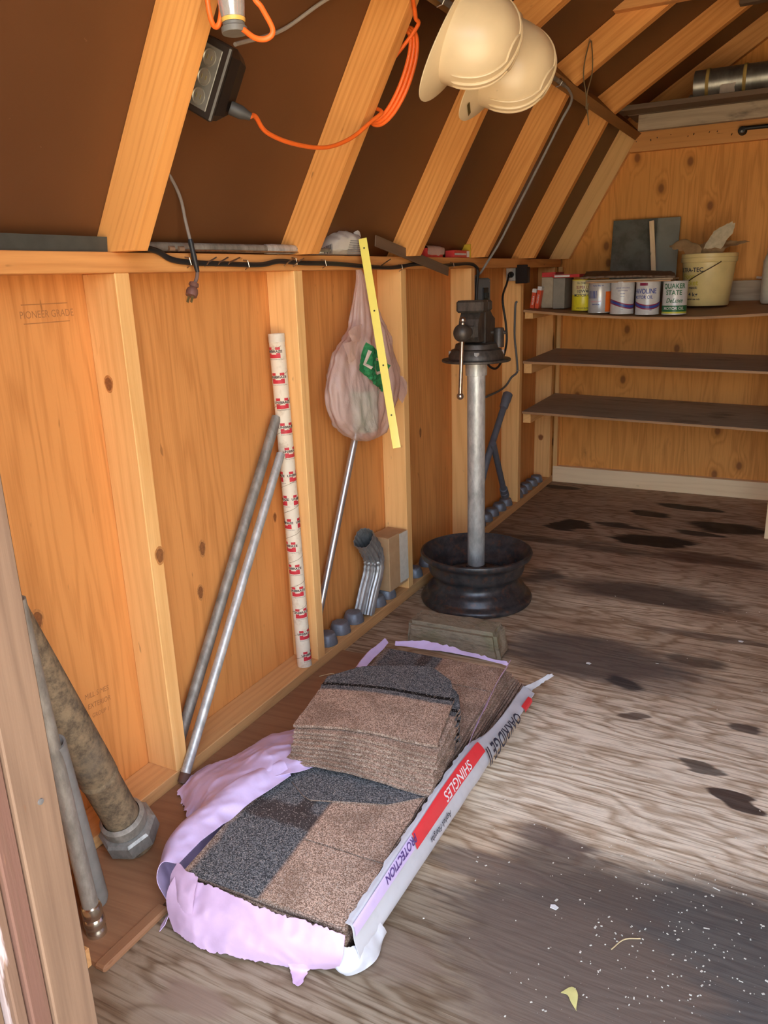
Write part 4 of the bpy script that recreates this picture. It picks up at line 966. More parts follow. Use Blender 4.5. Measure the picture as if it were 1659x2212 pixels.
S0, S1 = V((.125, .913, 1.231)), V((.250, .846, .645)); sd = (S1 - S0).normalized(); sx = V((.95, .31, 0)); sx = (sx - sd * sx.dot(sd)).normalized(); sn = sx.cross(sd); sn = sn if sn.y < 0 else -sn
sb = ys_.part('strip', G().obox((S0 + S1) / 2, sx, sn, sd, (.0235, .0016, (S1 - S0).length), .0004), plain((.97, .82, .17), .14, 0, .9, .03, 30, name='yellow_enamel'))
for f in (.045, .34, .60, .84):
    ys_.part('screw_hole', G().lathe(S0.lerp(S1, f) + sn * .00085, [(.0001, .0003), (.0024, .0003), (.0026, 0)], 12, sn), plain((.05, .04, .02), .8, name='hole_dark'), parent=sb)

# ================================================================== electrics on the wall
gb = Thing('breaker_panel', 'grey steel breaker panel between the fourth and fifth studs behind the vise', 'electrical panel', (.04, 1.97, .93))
BLG = plain((.20, .24, .27), .4, .3, .5, .08, 30, name='grey_enamel')
pbx = gb.part('box', G().box((.0008, 1.890, .925), (.080, 2.050, 1.108), .002), BLG)
gb.part('cover', G().box((.0803, 1.905, .930), (.084, 2.054, 1.104), .0015), BLG)
gb.part('breaker', G().box((.0842, 1.965, 1.010), (.090, 2.020, 1.070), .001), plain((.02, .02, .02), .4, name='black_plastic'))
for k in range(3): gb.part('switch', G().box((.0902, 1.972 + k * .016, 1.03), (.096, 1.980 + k * .016, 1.05), .001), plain((.03, .03, .03), .4, name='black_switch'))
for z in (.945, 1.095): gb.part('screw', G().lathe((.0842, 2.045, z), [(.0001, .0015), (.003, .001), (.0035, 0)], 10, (1, 0, 0)), STEEL)
ob = Thing('outlet_box', 'steel outlet box with black cover plate on the fifth stud', 'outlet', (.065, 2.42, 1.12))
obb = ob.part('box', G().box((.034, 2.388, 1.090), (.084, 2.4396, 1.148), .003), GALV)
ob.part('cover', G().box((.0845, 2.372, 1.078), (.140, 2.378, 1.158), .002), plain((.018, .013, .011), .35, name='dark_bakelite'))
ob.part('bracket', G().box((.0845, 2.378, 1.150), (.120, 2.4396, 1.154), .0005), GALV)
ob.part('cover_side', G().box((.0845, 2.3785, 1.080), (.1395, 2.410, 1.149), .002), plain((.018, .013, .011), .35, name='dark_bakelite'))
BLK = plain((.016, .015, .015), .45, 0, .4, .1, 40, name='black_cord')
pc = Thing('power_cord', 'black power cord plugged into the outlet box and hanging behind the vise', 'cord', (.06, 2.38, 1.12))
pc.part('plug', G().lathe((.060, 2.3875, 1.118), [(.013, 0), (.014, .006), (.011, .022), (.006, .034)], 16, (0, -1, -.15)), BLK, smooth=True)
pc.part('cable', G().tube(cr_spline([(.060, 2.352, 1.112), (.066, 2.310, 1.08), (.090, 2.190, 1.02), (.105, 2.193, .912), (.108, 2.196, .833), (.110, 2.138, .765), (.105, 2.06, .735), (.085, 2.00, .78), (.060, 1.985, .924)], 60), .0048, 10), BLK, smooth=True)
gcb = Thing('flat_cable', 'grey flat cable stapled down the face of the fifth stud', 'cable', (.066, 2.43, .62))
GCB = plain((.11, .11, .105), .55, 0, .4, .1, 40, name='grey_cable')
gcb.part('cable', G().tube(cr_spline([(.072, 2.4385, .998), (.066, 2.4335, .985), (.064, 2.434, .92), (.064, 2.434, .84), (.074, 2.434, .755), (.080, 2.434, .69), (.074, 2.434, .670), (.050, 2.434, .650), (.028, 2.430, .615), (.020, 2.36, .598), (.012, 2.20, .590)], 70), .0050, 8), GCB, smooth=True)
gcb.part('staple', G().tube([(.072, 2.439, .684), (.074, 2.428, .684), (.088, 2.428, .684), (.090, 2.439, .684)], .0012, 6), STEEL)

# main black cable clipped along the top plate
mc = Thing('black_cable', 'thick black cable stapled along the edge of the top plate', 'cable', (.095, .9, 1.16))
mc.part('cable', G().tube(cr_spline([(.100, .050, 1.196), (.099, .085, 1.192), (.0975, .117, 1.186), (.0975, .155, 1.171), (.0975, .226, 1.165), (.0975, .318, 1.163), (.0975, .457, 1.161), (.0975, .534, 1.169), (.0975, .637, 1.165), (.0975, .798, 1.163), (.0975, 1.009, 1.154), (.0975, 1.16, 1.152), (.0975, 1.331, 1.162), (.0975, 1.52, 1.157), (.0975, 1.78, 1.163), (.0985, 1.862, 1.150), (.099, 1.876, 1.128), (.094, 1.880, 1.09), (.088, 1.8835, 1.02)], 130), .0060, 10), BLK, smooth=True)
for y, z in ((.20, 1.167), (.40, 1.162), (.60, 1.168), (.74, 1.164), (1.20, 1.152), (1.62, 1.159)):
    mc.part('staple', G().tube([(.0912, y, z + .010), (.104, y, z + .008), (.105, y + .003, z - .006), (.0912, y + .004, z - .012)], .0012, 6), STEEL)
random.seed(11)
for y in (.262, .300, .335, .565, .605, 1.085):
    build('bent_nail', G().tube([(.0905, y, 1.158), (.112, y - .012, 1.166), (.118, y + random.uniform(.0, .02), 1.176)], .0018, 6), STEEL, parent=wall_left)
# grey conduit cable: along the purlin, down the fourth rafter into the panel
gc_ = Thing('grey_conduit', 'grey conduit running along the purlin and down the fourth rafter to the panel', 'conduit', (.3, 1.8, 1.4))
gc_.part('conduit', G().tube([(.462, -.45, 1.722), (.462, 1.735, 1.722)], .0075, 10), GALVD, smooth=True)
for y in (.72, 1.68): gc_.part('strap', G().tube([(.452, y, 1.735), (.466, y, 1.732), (.471, y, 1.722), (.464, y, 1.711), (.450, y, 1.708)], .002, 6), STEEL)
gc_.part('cable', G().tube(cr_spline([(.462, 1.735, 1.722), (.462, 1.80, 1.716), (.452, 1.868, 1.695), (.412, 1.876, 1.632), (.340, 1.876, 1.504), (.262, 1.876, 1.368), (.190, 1.877, 1.242), (.135, 1.880, 1.165), (.108, 1.885, 1.13), (.085, 1.91, 1.122), (.062, 1.915, 1.109)], 70), .0045, 8), plain((.30, .28, .25), .5, .2, name='grey_sheath'), smooth=True)

# ================================================================== under the roof
dR = V((SL, 0, 1)).normalized(); nR = V((1, 0, -SL)).normalized(); yR = V((0, 1, 0))      # along the rafter, into the room, along the shed
# socket box behind the first rafter
jc = V((.309, .09, 1.4565)) - nR * .034
jb_ = Thing('socket_box', 'black electrical box with three round grey sockets behind the first rafter', 'socket box', jc)
BKL = plain((.030, .022, .017), .4, 0, .5, .15, 50, name='brown_bakelite')
def jbx(a0, a1, b0, b1, y0, y1, bev=.003): return G().obox(jc + nR * ((a0 + a1) / 2) + dR * ((b0 + b1) / 2) + yR * ((y0 + y1) / 2), nR, yR, dR, (a1 - a0, y1 - y0, b1 - b0), bev)
lid = jb_.part('lid', jbx(-.034, .034, -.064, .064, 0, .010), BKL)
bod = G()
loop = lambda s_, y: [jc + nR * (x * s_) + dR * (z * s_) + yR * y for x, z in ((-.034, -.050), (-.020, -.064), (.020, -.064), (.034, -.050), (.034, .050), (.020, .064), (-.020, .064), (-.034, .050))]
bod.rings([loop(1, .010), loop(.98, .035), loop(.80, .062)]); jb_.part('body', bod, plain((.016, .010, .007), .45, name='dark_bakelite_body'))
jb_.part('face_plate', jbx(-.026, .020, -.052, .052, -.002, .0003, .001), plain((.20, .185, .15), .45, .3, .5, .1, 60, name='socket_plate'))
for k in (-1, 0, 1):
    c = jc + nR * -.003 + dR * (k * .033) + yR * -.002
    so = jb_.part('socket', G().lathe(c, [(.0001, .0008), (.0118, .0008), (.0132, .0022), (.0142, .0022), (.0146, 0)], 24, (0, -1, 0)), plain((.36, .33, .26), .35, .5, name='socket_metal'), smooth=True)
    for q in (-1, 1): jb_.part('slot', G().obox(c + nR * (q * .005) - yR * .0010, nR, yR, dR, (.0018, .0006, .007)), plain((.35, .30, .12), .4, .6, name='brass_slot'), parent=so)
ORG = plain((.90, .15, .018), .42, 0, .45, .06, 40, name='orange_cord')
oc = Thing('extension_cord', 'orange extension cord drooping between rafters and coiled behind the second one', 'cord', (.30, .4, 1.42))
pl0 = jc + nR * .036 + dR * -.030 + yR * .040
oc.part('plug', G().lathe(pl0, [(.011, .0), (.0125, .004), (.012, .022), (.0085, .032), (.007, .040)], 14, nR * .75 + yR * .65), plain((.05, .047, .043), .5, name='black_rubber'), smooth=True)
pe = pl0 + (nR * .75 + yR * .65).normalized() * .038
path = [pe, (.312, .185, 1.420), (.296, .240, 1.402), (.290, .340, 1.394), (.293, .46, 1.400), (.305, .552, 1.428), (.3265, .616, 1.470), (.336, .652, 1.495)]
cc_ = V((.350, .668, 1.570))
for turn in range(3):
    for k in range(12):
        a = -2.2 + turn * 2 * math.pi + k * math.pi / 6
        path.append(cc_ + dR * (.098 + .005 * turn) * math.sin(a) + nR * (.036 + .007 * turn) * math.cos(a) + yR * (.006 * turn + .003 * math.sin(k)))
path += [cc_ + dR * .106 + nR * .02 - yR * .004, (.432, .645, 1.672), (.4445, .606, 1.695), (.462, .55, 1.70), (.475, .45, 1.715), (.475, .30, 1.73)]
oc.part('cable', G().tube(cr_spline(path, 330), .0046, 10), ORG, smooth=True)

# clear work lamp hanging from its orange lead
lp = V((.440, -.03, 1.500)); la = V((-.05, 0, 1)).normalized()
lm = Thing('work_lamp', 'clear glass and metal work lamp hanging upside down on an orange lead', 'lamp', lp)
def glass():
    t = NT('thick_glass'); p = t.obj(); n = t.noise(p, 60, 2)
    return t.surf((.92, .90, .84), .08, 0, .6, t.bump(n, .2, .002), Transmission_Weight=.75, IOR=1.45)
lm.part('glass', G().lathe(lp, [(.0001, .012), (.017, .012), (.0185, .016), (.0205, .034), (.0215, .050), (.0235, .052), (.0240, .058), (.0225, .064), (.0210, .070), (.0225, .084), (.0230, .120), (.0001, .126)], 28, la), glass(), smooth=True)
lm.part('inner_shade', G().lathe(lp, [(.0001, .016), (.011, .016), (.0125, .036), (.0125, .090), (.0001, .092)], 20, la), plain((.80, .74, .62), .15, .9, name='lamp_reflector'), smooth=True)
lm.part('amber_ring', G().lathe(lp, [(.0172, .007), (.0185, .009), (.0188, .0125), (.0172, .0130)], 28, la), plain((.78, .45, .10), .3, name='amber'), smooth=True)
lm.part('collar', G().lathe(lp, [(.0001, -.008), (.0195, -.008), (.0200, -.006), (.0200, .000), (.0170, .002), (.0170, .0065), (.0001, .0066)], 28, la), plain((.16, .145, .12), .5, name='grey_collar'), smooth=True)
lm.part('cord', G().tube(cr_spline([lp + V((.016, .0, -.004)), (.479, -.03, 1.480), (.498, -.025, 1.478), (.505, -.02, 1.490), (.488, -.02, 1.521), (.474, -.02, 1.545), (.462, .02, 1.62), (.470, .05, 1.71)], 50), .0042, 10), ORG, smooth=True)
lm.part('cord', G().tube(cr_spline([(.400, -.035, 1.66), (.396, -.035, 1.58), (.397, -.035, 1.535), (.403, -.035, 1.510), (.413, -.035, 1.506), (.421, -.035, 1.522), (.426, -.035, 1.56), (.440, -.02, 1.66), (.462, .0, 1.712)], 50), .0042, 10), ORG, smooth=True)
one('grey_wire', G().tube(cr_spline([jc + V((.028, .055, .060)), (.285, .33, 1.600), (.327, .44, 1.674), (.380, .56, 1.742)], 30), .0038, 8), plain((.32, .26, .20), .6, name='old_wire'), 'old grey wire rising across the dark roof panel from the socket box', 'wire', (.28, .3, 1.55), smooth=True)

# two hard hats hung from the purlin
def hat_mat():
    t = NT('cream_hardhat'); p = t.obj(); n = t.noise(p, 14, 4); s_ = t.ss(t.noise(t.scale(p, (60, 200, 60)), 1, 3), .70, .76)
    c = t.mix(t.math('MULTIPLY', t.ss(n, .45, .75), .35), (.66, .50, .29), (.52, .385, .215)); c = t.mix(t.math('MULTIPLY', s_, .35), c, (.40, .30, .18))
    return t.surf(c, .32, 0, .5, Subsurface_Weight=.0)
HAT = hat_mat()
def hat(name, o, ax, bd, label, badge):
    o = V(o); c = V(ax).normalized(); b = V(bd); b = (b - c * b.dot(c)).normalized(); s = c.cross(b)
    h = Thing(name, label, 'hard hat', o, 'hard hats hanging from the purlin')
    def pt(t, a, off=0.0):
        """t 0 apex .. 1 rim .. 1.35 brim edge; a = 0 towards the bill"""
        if t <= 1:
            f = t * math.pi / 2; r = math.sin(f) ** .86; hgt = .128 * math.cos(f) ** .80
            bb, ss = (.104 + off) * r, (.088 + off) * r; hgt += off * math.cos(f)
            rib = .0035 * max(0, 1 - abs(math.sin(a) * ss / .012 - 0) ) if False else 0
            return o + c * (hgt + rib) + b * (bb * math.cos(a)) + s * (ss * math.sin(a))
        k = (t - 1) / .35; fb = max(0, math.cos(a)); bill = .046 * fb ** 1.6 + .008
        return o + c * (-.004 * k - .014 * k * fb ** 2) + b * ((.104 + bill * k) * math.cos(a)) + s * ((.088 + (.010 + .012 * fb) * k) * math.sin(a))
    ts = [i / 22 for i in range(23)] + [1 + .35 * i / 8 for i in range(1, 9)]; N_ = 72
    outer = [[pt(max(t, .012), 2 * math.pi * k / N_) for k in range(N_)] for t in ts]
    inner = [[pt(max(t, .012), 2 * math.pi * k / N_) - (c * .0026 if t > 1 else (outer[i][k] - o - c * .03).normalized() * .0026) for k in range(N_)] for i, t in enumerate(ts)]
    sh_ = h.part('shell', G().rings(outer + inner[::-1]), HAT, smooth=True, angle=60)
    # raised ribs over the crown from back to bill
    for q, hh in ((-.020, .0030), (0, .0042), (.020, .0030)):
        pts = []
        for i in range(41):
            f = -1.42 + 2.84 * i / 40; w = q
            k = math.copysign(1, f); t = abs(f) / (math.pi / 2); ca = math.sin(abs(f)) ** .86 * .104
            a = math.atan2(q / .088, max(ca, .001) / .104) * 1.0; a = a if k > 0 else math.pi - a
            rr = pt(max(t, abs(q) / .105), a, .0004); pts.append(rr)
        h.part('rib', G().tube(pts, [.0005] + [hh] * 39 + [.0005], 8), HAT, parent=sh_, smooth=True)
    for sd_ in (-1, 1):    # accessory slot blocks above the rim on each side
        g = patch(.040, .030, 8, 4); g.xf(lambda p: pt(1 - (p.y + .022) / .16, sd_ * math.pi / 2 + p.x / .11, .0012)); h.part('slot_block', g, HAT, parent=sh_, uvw=[(0, 0, 0)] * len(g.v))
    if badge:
        g = patch(.042, .0105, 10, 2); g.xf(lambda p: pt(1.19, 0.0, 0) + c * .0012 + s * p.x + b * p.y); g.xf(lambda p: p + c * (.0018 + .006 * abs((p - pt(1.19, 0)).dot(s)) / .02 * 0))
        h.part('badge', g, plain((.10, .085, .02), .35, .3, name='dark_badge'), parent=sh_, uvw=[(0, 0, 0)] * len(g.v))
    g = G().tube([pt(.995, a) - c * .012 * (1 if k % 2 else .2) - (pt(.995, a) - o) * .10 for k, a in [(j, 2 * math.pi * j / 12) for j in range(13)]], .004, 8)
    h.part('headband', g, plain((.30, .25, .18), .7, name='headband'), smooth=True)
    return h
hc = V((.853, .326, -.404)); hb_ = V((-.247, -.428, -.869))
hat('hard_hat', (.548, .625, 1.618), hc * .97 + V((.05, -.18, 0)), hb_, 'cream hard hat nearest the door, brim down, hanging from the purlin', False)
hat('hard_hat', (.562, .836, 1.602), hc * .95 + V((.05, -.22, -.06)), hb_ + V((.12, 0, 0)), 'cream hard hat with a dark badge on its bill, behind the other hat', True)
one('hat_hook', G().tube(cr_spline([(.449, .62, 1.735), (.470, .62, 1.735), (.490, .622, 1.745), (.505, .625, 1.730), (.520, .63, 1.70)], 16), .0035, 8), plain((.62, .42, .10), .5, name='yellow_hook'), 'small yellow hook on the purlin above the hard hats', 'hook', (.46, .62, 1.735), smooth=True)

# twine loops on the upper rafter
tw = Thing('twine', 'thin brown twine loops hanging from the fourth upper rafter', 'twine', (.525, 1.80, 1.85))
TWM = plain((.20, .13, .06), .9, name='twine_fibre')
for pts in ([(.520, 1.822, 1.862), (.512, 1.80, 1.80), (.510, 1.798, 1.752), (.520, 1.80, 1.70), (.527, 1.80, 1.645), (.533, 1.80, 1.60)], [(.526, 1.822, 1.862), (.538, 1.80, 1.80), (.537, 1.80, 1.752), (.524, 1.80, 1.70), (.522, 1.80, 1.652), (.530, 1.80, 1.668)]):
    tw.part('strand', G().tube(cr_spline(pts, 30), .0020, 6), TWM, smooth=True)
tw.part('nail', G().tube([(.523, 1.829, 1.860), (.523, 1.812, 1.864)], .002, 6), STEEL)

# loft planks and what lies on them
one('loft_plank', G().box((.462, 2.545, 1.760), (1.975, 2.66, 1.780), .001), W_DARK, 'front dark plank of the loft above the shelves', 'plank', (1.2, 2.6, 1.76), grain=(1, 0, 0))
one('loft_plank', G().box((.475, 2.70, 1.764), (1.965, 2.89, 1.784), .001), W_DARK, 'rear dark plank of the loft carrying the metal duct', 'plank', (1.2, 2.8, 1.76), grain=(1, 0, 0))
one('loft_beam', G().box((.52, 2.70, 1.700), (1.92, 2.738, 1.7635), .0015), W_SHELF, 'grey-brown beam running under the loft planks', 'beam', (1.2, 2.72, 1.70), grain=(1, 0, 0))
du = Thing('duct_roll', 'dull metal duct tied with yellow tape lying on the loft planks', 'duct', (.87, 2.77, 1.785))
dr_ = []
for i in range(25):
    x = .735 + .30 * i / 24; dr_.append([V((x, 2.775 + .066 * math.cos(a) * (1 + .04 * math.sin(3 * a)), 1.853 + .066 * math.sin(a))) for a in [2 * math.pi * k / 36 for k in range(36)]])
din = [[V((p.x, 2.775 + (p.y - 2.775) * .975, 1.853 + (p.z - 1.853) * .975)) for p in r_] for r_ in dr_]
du.part('sheet', G().rings(dr_ + din[::-1] + [dr_[0]], False), galv('dull_tin', (.48, .45, .38), (.26, .24, .20), .32, .8, 12), smooth=True)
for x in (.782, .925): du.part('tape_band', G().lathe((x, 2.775, 1.853), [(.0690, 0), (.0695, .001), (.0695, .012), (.0690, .013)], 36, (1, 0, 0)), plain((.55, .36, .10), .6, name='masking_tape'), smooth=True)
du.part('label', sheet([[(.84, 2.706, 1.838), (.87, 2.704, 1.842), (.90, 2.706, 1.840)], [(.845, 2.718, 1.806), (.87, 2.716, 1.803), (.895, 2.718, 1.808)]], 10, 6, .002, 60, 81, .001, .004, 'tblr'), [plain((.75, .62, .50), .7, name='torn_label'), plain((.75, .62, .50), .7, name='torn_label')], smooth=True)
one('paper_wad', sheet([[(.690, 2.735, 1.7845), (.72, 2.72, 1.812), (.755, 2.70, 1.786)], [(.70, 2.79, 1.79), (.725, 2.79, 1.825), (.745, 2.79, 1.79)]], 14, 12, .008, 30, 83, .001, .004, 'tblr', fmin=1.7845), [plain((.45, .38, .28), .8, name='old_paper')] * 2, 'crumpled pale paper at the end of the loft duct', 'paper', (.72, 2.76, 1.785), smooth=True)
rd = Thing('black_rod', 'black metal rod bracket on the gable board at the right edge', 'rod', (.93, 3.01, 1.70))
rd.part('rod', G().tube([(.915, 3.008, 1.708), (1.30, 3.008, 1.708)], .0085, 12), BLK, smooth=True)
rd.part('mount', G().lathe((.915, 3.0398, 1.702), [(.019, 0), (.019, .016), (.014, .024), (.014, .046), (.0001, .048)], 18, (0, -1, 0)), BLK, smooth=True)
rd.part('bolt', G().lathe((.915, 2.991, 1.695), [(.0001, .004), (.004, .004), (.0045, 0)], 10, (0, -1, 0)), STEEL)

# ================================================================== on the top plate
TPZ = 1.1853
one('metal_angle', G().prism([(.080, -.44, TPZ), (.0835, -.44, TPZ), (.0865, -.44, TPZ + .027), (.083, -.44, TPZ + .027)], (0, .435, 0)).addm(*(lambda g: (g.v, g.f))(G().box((.060, -.44, TPZ), (.080, -.005, TPZ + .003)))), plain((.075, .075, .06), .6, .3, .4, .2, 30, name='dark_metal_angle'), 'dark metal angle strip lying on the top plate left of the first rafter', 'strip', (.08, -.2, TPZ))
br = Thing('pruning_pole', 'old wooden handled pruning tool with metal ferrule lying on the top plate', 'tool', (.075, .4, TPZ))
b0, b1 = V((.065, .075, TPZ + .0125)), V((.103, .760, TPZ + .0125))
br.part('shaft', G().tube([b0, b0.lerp(b1, .66)], .0098, 14), GALVD, smooth=True)
br.part('ferrule', G().tube([b0.lerp(b1, .61), b0.lerp(b1, .64), b0.lerp(b1, .76), b0.lerp(b1, .79)], [.0108, .0120, .0116, .0095], 14), GALV, smooth=True)
br.part('blade', G().beam(b0.lerp(b1, .76) + V((0, 0, .001)), b1, .020, .010, bev=.003), galv('blade_steel', (.40, .37, .30), (.24, .22, .18), .45, .6, 50))
br.part('rod', G().tube([b0.lerp(b1, .14) + V((.010, 0, -.007)), b0.lerp(b1, .82) + V((.010, 0, -.007))], .0024, 8), STEEL, smooth=True)
for f in (.13, .17): br.part('stop', G().tube([b0.lerp(b1, f) + V((.012, 0, -.004)), b0.lerp(b1, f) + V((.016, .012, -.004))], .0055, 12), plain((.35, .22, .14), .5, .6, name='coppery'), smooth=True)
br.part('pivot', G().lathe(b0.lerp(b1, .835) + V((.008, 0, .0)), [(.0001, .012), (.006, .012), (.007, .008), (.007, 0)], 12, (1, 0, 0)), plain((.30, .22, .16), .5, .6, name='rusty_pivot'), smooth=True)

pg = Thing('product_bag', 'crumpled white plastic product bag with barcode on the top plate', 'bag', (.06, .87, TPZ))
PGM = film('white_sack', (.66, .63, .58), .35)
def sack():
    rows = []
    for i in range(23):
        f = i / 22; y = .712 + .265 * f; h = .010 + .058 * math.sin(min(f * 1.15, 1) * math.pi * .62) ** 1.3; d = .030 + .010 * math.sin(f * 3)
        if f > .93: h *= .8
        r_ = []
        for k in range(28):
            a = 2 * math.pi * k / 28; p = V((.068 + d * math.cos(a), y, TPZ + .001 + max(h * (.5 + .5 * math.sin(a)), 0)))
            p += noise.noise_vector(p * 45) * .006 * (1 if math.sin(a) > -.5 else 0); p.z = max(p.z, TPZ + .0008); p.x = min(p.x, .104); r_.append(p)
        rows.append(r_)
    return G().rings(rows)
sk = pg.part('sack', sack(), PGM, smooth=True, angle=35)
pg.part('top_frill', sheet([[(.075, .955, TPZ + .060), (.08, .985, TPZ + .055)], [(.07, .935, TPZ + .078), (.075, .975, TPZ + .076)], [(.062, .915, TPZ + .085), (.065, .955, TPZ + .090)]], 10, 8, .004, 60, 91, .001, .004, 'trl'), [PGM, PGM], smooth=True)
for k in range(9): pg.part('barcode', G().box((.1046, .735 + k * .0052, TPZ + .003), (.1050, .735 + k * .0052 + (.0015 if k % 3 else .003), TPZ + .020 + k * .0012)), INK, parent=sk)
for k in range(7): pg.part('fine_print', G().box((.1046, .855 + .004 * k, TPZ + .004 + k * .0058), (.1050, .935 + .003 * k, TPZ + .0062 + k * .0058)), plain((.25, .24, .24), .7, name='grey_print'), parent=sk)
one('lath', G().beam((.108, 1.020, TPZ + .043), (.109, 1.560, 1.137), .004, .033, up=(0, 0, 1), bev=.001), W_DARK, 'dark wooden lath slanting down across the top plate past the yellow strip', 'lath', (.1, 1.25, 1.18), grain=(0, 1, -.15))
def small_box(name, lo, hi, cols, lab, R=None, rest=TPZ):
    t = Thing(name, lab, 'box', ((lo[0] + hi[0]) / 2, (lo[1] + hi[1]) / 2, lo[2]))
    bd_ = t.part('body', G().box(lo, hi, .001, R=R), cols[0]); return t, bd_
RBX = plain((.62, .05, .045), .4, name='red_box'); WBX = plain((.75, .72, .68), .4, name='white_box')
t, bd_ = small_box('small_box', (.040, 1.428, TPZ), (.089, 1.560, TPZ + .030), [RBX], 'red box wrapped in clear film on the top plate past the third rafter')
t.part('stripe', G().box((.0892, 1.43, TPZ + .012), (.0895, 1.555, TPZ + .019)), WBX, parent=bd_); t.part('film', sheet([[(.092, 1.425, TPZ + .008), (.092, 1.50, TPZ + .006), (.092, 1.565, TPZ + .01)], [(.088, 1.425, TPZ + .034), (.088, 1.50, TPZ + .036), (.088, 1.57, TPZ + .032)], [(.05, 1.425, TPZ + .036), (.05, 1.50, TPZ + .040), (.05, 1.565, TPZ + .036)]], 14, 10, .003, 50, 95, .0008), [bag_mat(), bag_mat()], parent=bd_, smooth=True)
t, bd_ = small_box('small_box', (.052, 1.665, TPZ), (.0885, 1.815, TPZ + .026), [RBX], 'red and white box lying before the blue and yellow one on the top plate')
t.part('stripe', G().box((.0887, 1.668, TPZ + .009), (.0890, 1.780, TPZ + .016)), WBX, parent=bd_); t.part('end_label', G().box((.0887, 1.785, TPZ + .002), (.0890, 1.812, TPZ + .024)), WBX, parent=bd_)
t, bd_ = small_box('small_box', (.006, 1.700, TPZ), (.050, 1.828, TPZ + .046), [plain((.03, .07, .22), .4, name='blue_box')], 'blue box with yellow end by the fourth rafter on the top plate')
BYL = plain((.62, .42, .03), .4, name='yellow_box')
t, bd2 = small_box('small_box', (.0505, 1.822, TPZ), (.0885, 1.868, TPZ + .050), [BYL], 'little yellow box standing beside the red and blue boxes'); g = onto_plane(text_g('FUSE', .010), (.0887, 1.846, TPZ + .012), (0, 1, 0), (0, 0, 1)); t.part('lettering', g, INK, parent=bd2, uvw=[(0, 0, 0)] * len(g.v))
one('cotton_ball', G().ball((.034, 1.762, TPZ + .0465 + .012), .0135, 14, 0, (1, 1, .95)).xf(lambda p: p + noise.noise_vector(p * 90) * .003), plain((.80, .74, .64), .9, name='cotton'), 'whitish rounded lump sitting on the blue box', 'lump', (.034, 1.762, TPZ + .047), smooth=True)
# old cord with a two-pin plug dangling over the plate
dc = Thing('dangling_cord', 'old grey cord with taped joint and two-pin plug dangling below the top plate', 'cord', (.115, .2, 1.11))
dc.part('cord', G().tube(cr_spline([(.132, .060, 1.420), (.118, .150, 1.330), (.115, .178, 1.290), (.113, .188, 1.250), (.114, .196, 1.210)], 24), .0034, 8), plain((.22, .18, .15), .6, name='old_cord'), smooth=True)
dc.part('tape', G().tube(cr_spline([(.114, .196, 1.212), (.116, .200, 1.18), (.117, .206, 1.146)], 12), [.0046, .0058, .0060, .0052, .0060, .0056, .0062, .0058, .006, .0055, .0052, .0045], 10), plain((.02, .02, .022), .4, name='black_tape'), smooth=True)
dc.part('cord_end', G().tube(cr_spline([(.117, .206, 1.148), (.116, .203, 1.134), (.114, .196, 1.122)], 8), .0038, 8), plain((.16, .10, .08), .6, name='brown_cord'), smooth=True)
PLG = plain((.17, .075, .055), .5, name='brown_plug')
dc.part('plug', G().lathe((.114, .196, 1.124), [(.0001, 0), (.010, .001), (.011, .006), (.007, .010), (.011, .014), (.013, .020), (.012, .030), (.0001, .032)], 14, (0, -.45, -.85)), PLG, smooth=True)
for q in (-1, 1): dc.part('pin', G().beam(V((.114, .181, 1.097)) + V((q * .005, 0, 0)), V((.114, .174, 1.085)) + V((q * .005, 0, 0)), .0016, .006), plain((.40, .32, .14), .4, .8, name='brass'))

# ================================================================== on the top shelf
def can(x, y, label, base, bands=(), texts=(), rot=0.0):
    z = zsh(x, y + .05) + .0006; c = Thing('oil_can', label, 'can', (x, y, z), 'motor oil cans on the top shelf')
    R_ = .0505; H = .139; fx = V((1.28 - x, -1.147 - y, 0)).normalized()
    b = c.part('body', G().lathe((x, y, z), [(.0001, .0), (.049, .0), (.0512, .001), (.0512, .004), (R_, .005), (R_, H - .005), (.0512, H - .004), (.0512, H - .001), (.049, H - .0005), (.048, H - .004), (.0001, H - .004)], 40), base, smooth=True)
    for h0, h1, a0, a1, m in bands:
        g = patch((a1 - a0) * R_, (h1 - h0), max(6, int((a1 - a0) * 9)), 1); nV = len(g.v); g = onto_cyl(g, (x, y, z), (0, 0, 1), R_, (a0 + a1) / 2 + rot, (h0 + h1) / 2, .0004, fx); c.part('label_band', g, m, parent=b, smooth=True, uvw=[(0, 0, 0)] * nV)
    for s_, hh, h, a, m, wm, shr in texts:
        g = text_g(s_, hh, wm, .018, shr); nV = len(g.v); g = onto_cyl(g, (x, y, z), (0, 0, 1), R_, a + rot, h, .0010, fx); c.part('lettering', g, m, parent=b, uvw=[(0, 0, 0)] * nV)
    return c, b, (x, y, z), fx
YEL = plain((.80, .66, .03), .3, name='can_yellow'); CWH = plain((.66, .64, .60), .32, .1, name='can_white'); CWH2 = plain((.58, .57, .55), .28, .3, name='can_silver'); ORB = plain((.80, .16, .02), .35, name='can_orange'); MAR = plain((.25, .02, .06), .35, name='can_maroon'); BLU = plain((.04, .07, .30), .35, name='can_blue'); GRC = plain((.02, .14, .05), .35, name='can_green'); YGR = plain((.55, .55, .06), .35, name='can_yellow_green'); PKB = plain((.75, .30, .34), .4, name='can_pink')
can(.334, 2.602, 'yellow motor oil can with dark lettering, leftmost of the row', YEL, [(.070, .134, -1.7, 1.7, plain((.72, .62, .30), .3, name='can_cream'))], [('SUPER LIFE', .0125, .103, .05, MAR, .82, 0), ('10W40', .0135, .086, .0, INK, 1.0, 0), ('MOTOR OIL', .0125, .0685, .0, INK, .9, 0), ('OIL COMPANY', .007, .122, .0, INK, .9, 0), ('ONE U.S. QUART', .006, .012, 0, INK, .9, 0)])
